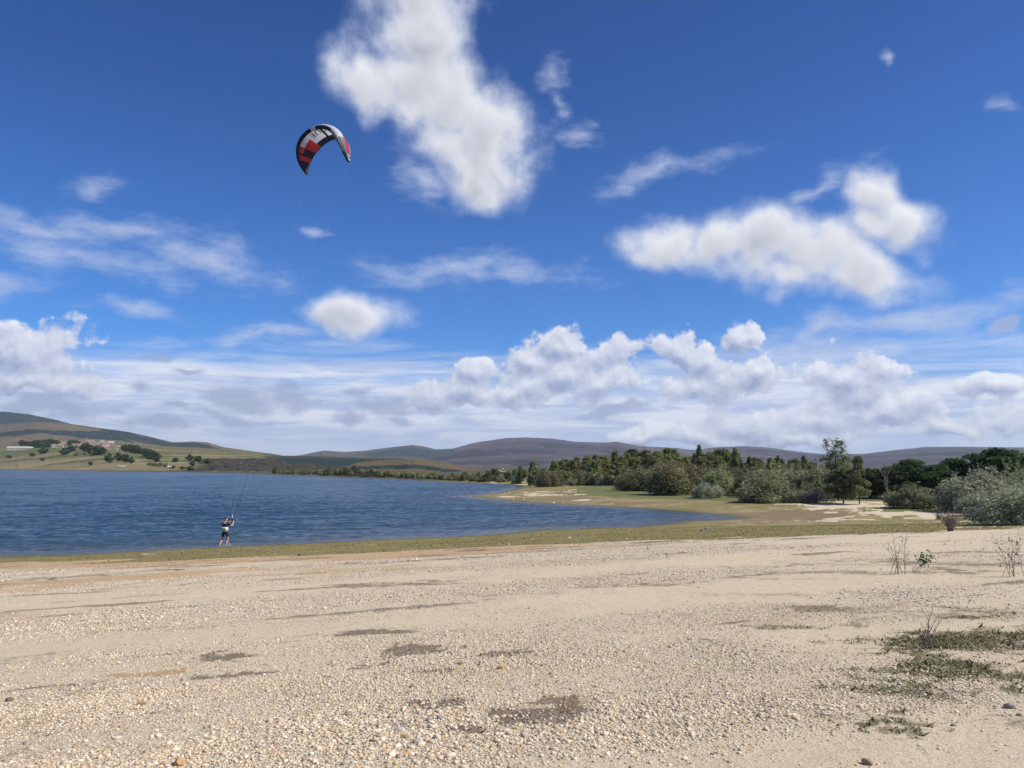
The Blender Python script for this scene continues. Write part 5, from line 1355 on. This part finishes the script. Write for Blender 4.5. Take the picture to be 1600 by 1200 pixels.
# ------------------------------------------------------------------ loose cover: pebbles, litter, weed mats
def scatter(n, d0, d1, power=1.0, seed=0):
    r = np.random.default_rng(seed); az = r.uniform(-.66, .66, n); D = np.sqrt(r.uniform(d0 * d0, d1 * d1, n))
    return D * np.sin(az), D * np.cos(az)
def ico(sub):
    b = bmesh.new(); bmesh.ops.create_icosphere(b, subdivisions=sub, radius=1.0); v = np.array([x.co[:] for x in b.verts]); f = np.array([[q.index for q in p.verts] for p in b.faces]); b.free(); return v, f
def masks_at(x, y):
    d = shore_dist(x, y); return ground_masks(x, y, d), ground_z(x, y, d), d
def build_pebbles():
    m_, q = mat('pebble_stone')
    col = q.n('ShaderNodeAttribute', attribute_name='tone').outputs['Color']
    P = q.n('ShaderNodeNewGeometry').outputs['Position']
    c = q.mix(q.rng(q.noise(P, 90, 3, .6), .35, .7), col, q.mix(.35, col, (.25, .2, .15, 1)))
    p = q.n('ShaderNodeBsdfPrincipled', {'Base Color': c, 'Roughness': .75, 'Specular IOR Level': .3}); q.n('ShaderNodeOutputMaterial', {0: p.outputs[0]})
    VV, FF, CC, n0 = [], [], [], 0
    pal = np.array([(.72,.60,.43),(.66,.53,.36),(.73,.63,.47),(.63,.46,.25),(.50,.38,.25),(.35,.27,.19),(.42,.37,.31),(.64,.49,.30),(.28,.16,.09)])
    pw = np.array([.22,.21,.16,.10,.12,.06,.06,.06,.01]); pw /= pw.sum()
    for (n, d0, d1, mu, sub, seed) in ((22000, 4.0, 7.0, .0070, 2, 1), (150000, 4.0, 8.6, .0045, 1, 5), (140000, 8.2, 14, .0055, 1, 2), (90000, 14, 26, .0078, 1, 3), (24000, 26, 38, .012, 1, 4)):
        x, y = scatter(n, d0, d1, seed=seed); r = np.random.default_rng(seed + 50)
        mk, z, d = masks_at(x, y)
        pr = mk['gravel'] ** 1.2 * (1 - .93 * mk['dark'] ** .6) * (1 - .75 * mk['mats'] ** .7) * (1 - .9 * mk['green']) + .03
        keep = r.random(n) < pr; x, y, z = x[keep], y[keep], z[keep]; n = len(x)
        s = mu * np.exp(r.normal(size=n) * .42) * (1 + .5 * mk['gravel'][keep]); s = np.minimum(s, mu * 4)
        iv, if_ = ico(sub); k = len(iv)
        sc = np.stack([s * r.uniform(.9, 1.5, n), s * r.uniform(.75, 1.1, n), s * r.uniform(.45, .8, n)], 1)
        th = r.uniform(0, 2 * PI, n); ti = r.normal(size=n) * .25
        jit = 1 + .10 * r.normal(size=(n, k, 1)) * (.7 if sub == 2 else 1)
        v = iv[None] * jit * sc[:, None]
        v = np.stack([v[..., 0], v[..., 1] * np.cos(ti)[:, None] - v[..., 2] * np.sin(ti)[:, None], v[..., 1] * np.sin(ti)[:, None] + v[..., 2] * np.cos(ti)[:, None]], -1)
        c_, s_ = np.cos(th)[:, None], np.sin(th)[:, None]
        v = np.stack([v[..., 0] * c_ - v[..., 1] * s_, v[..., 0] * s_ + v[..., 1] * c_, v[..., 2]], -1)
        v += np.stack([x, y, z + sc[:, 2] * .35], 1)[:, None]
        VV.append(v.reshape(-1, 3)); FF.append((if_[None] + (n0 + np.arange(n) * k)[:, None, None]).reshape(-1, 3)); n0 += n * k
        cc = pal[r.choice(len(pal), n, p=pw)] * np.exp(r.normal(size=(n, 1)) * .10); CC.append(np.repeat(cc, k, axis=0))
    me = np_mesh('pebbles', np.concatenate(VV), np.concatenate(FF), [m_], True, {'tone': np.clip(np.concatenate(CC), 0, .85)})
    tag(obj('pebbles', me), kind='stuff')
build_pebbles()
def patch_scatter(lst, dens, seed):
    r = np.random.default_rng(seed); X, Y = [], []
    for e in lst:
        g = gp(e[0], e[1]); D = math.hypot(g[0], g[1])
        if D > 34: continue
        rx = e[2] * 1.3 * D / F_PX; ry = e[3] * 1.3 * D * D / (F_PX * max(EYE - g[2], .3))
        n = int(min(26000, dens * rx * ry * 6 * min(1, (8 / D) ** 1.4)))
        u = r.uniform(-1.5, 1.5, n) * rx; v = r.uniform(-1.5, 1.5, n) * ry; ca, sa = g[1] / D, g[0] / D
        X.append(g[0] + u * ca + v * sa); Y.append(g[1] - u * sa + v * ca)
    return np.concatenate(X), np.concatenate(Y)
def build_blades():
    # creeping weeds in the green mats, short weed by the water, dry litter
    for name, key, n, d0, d1, hgt, wid, cols, flat in (('creeping_weeds', 'mats', 300000, 4, 30, .020, .013, [(.12,.135,.06),(.17,.16,.08),(.26,.21,.12),(.10,.105,.05)], 2.6),
                                                   ('plant_litter', 'dark', 120000, 4, 34, .01, .007, [(.10,.075,.05),(.16,.115,.07),(.24,.18,.11),(.07,.055,.04)], 2.5),
                                                   ('shore_grass', 'green', 150000, 26, 62, .022, .04, [(.20,.18,.06),(.26,.21,.08),(.16,.165,.05),(.30,.23,.11)], .8)):
        x, y = scatter(n, d0, d1, seed=len(name)) if key == 'green' else patch_scatter(E_GREEN if key == 'mats' else E_DARK, 3200 if key == 'mats' else 1800, len(name)); r = np.random.default_rng(len(name) + 7)
        n = len(x); mk, z, d = masks_at(x, y)
        w_ = mk[key] if key != 'green' else mk['green'] * (1 - mk['mud'] * .7) * (d > .15)
        keep = r.random(n) < np.clip(w_ * 1.3 - .15, 0, 1) * (.35 + .9 * (fbm(x * 1.3, y * 1.3, 3, 77) + .5)); x, y, z = x[keep], y[keep], z[keep]; n = len(x)
        sz = np.exp(r.normal(size=n) * .35); th = r.uniform(0, 2 * PI, n)
        dx, dy = np.cos(th), np.sin(th)
        base = np.stack([x, y, z - .003], 1); side = np.stack([dx, dy, np.zeros(n)], 1) * (wid * sz)[:, None]
        tip = base + np.stack([-dy * r.uniform(-1, 1, n) * flat, dx * r.uniform(-1, 1, n) * flat, np.full(n, 1.0)], 1) * (hgt * sz * r.uniform(.4, 1.2, n))[:, None]
        V = np.stack([base - side * .5, base + side * .5, tip], 1).reshape(-1, 3)
        c = np.array(cols)[r.integers(0, 4, n)] * np.exp(r.normal(size=(n, 1)) * .15)
        m_, q = mat(name)
        p = q.n('ShaderNodeBsdfDiffuse', {'Color': q.n('ShaderNodeAttribute', attribute_name='tone').outputs['Color']}); q.n('ShaderNodeOutputMaterial', {0: p.outputs[0]})
        me = np_mesh(name, V, np.arange(n * 3).reshape(n, 3), [m_], False, {'tone': np.repeat(c, 3, axis=0)})
        tag(obj(name, me), kind='stuff')
build_blades()

# ------------------------------------------------------------------ air
def build_haze():
    m_ = bpy.data.materials.new('air'); m_.use_nodes = True; nt = m_.node_tree; nt.nodes.clear()
    v = nt.nodes.new('ShaderNodeVolumePrincipled'); v.inputs['Color'].default_value = (0.80, 0.88, 1.0, 1); v.inputs['Density'].default_value = HAZE_DENSITY; v.inputs['Anisotropy'].default_value = 0.2
    o_ = nt.nodes.new('ShaderNodeOutputMaterial'); nt.links.new(v.outputs[0], o_.inputs['Volume'])
    me = boxes_mesh('haze', [(-9000, -300, -4, 9000, 9500, 420)], m_)
    o = obj('haze', me); tag(o, kind='stuff')
HAZE_DENSITY = 0.00006
build_haze()
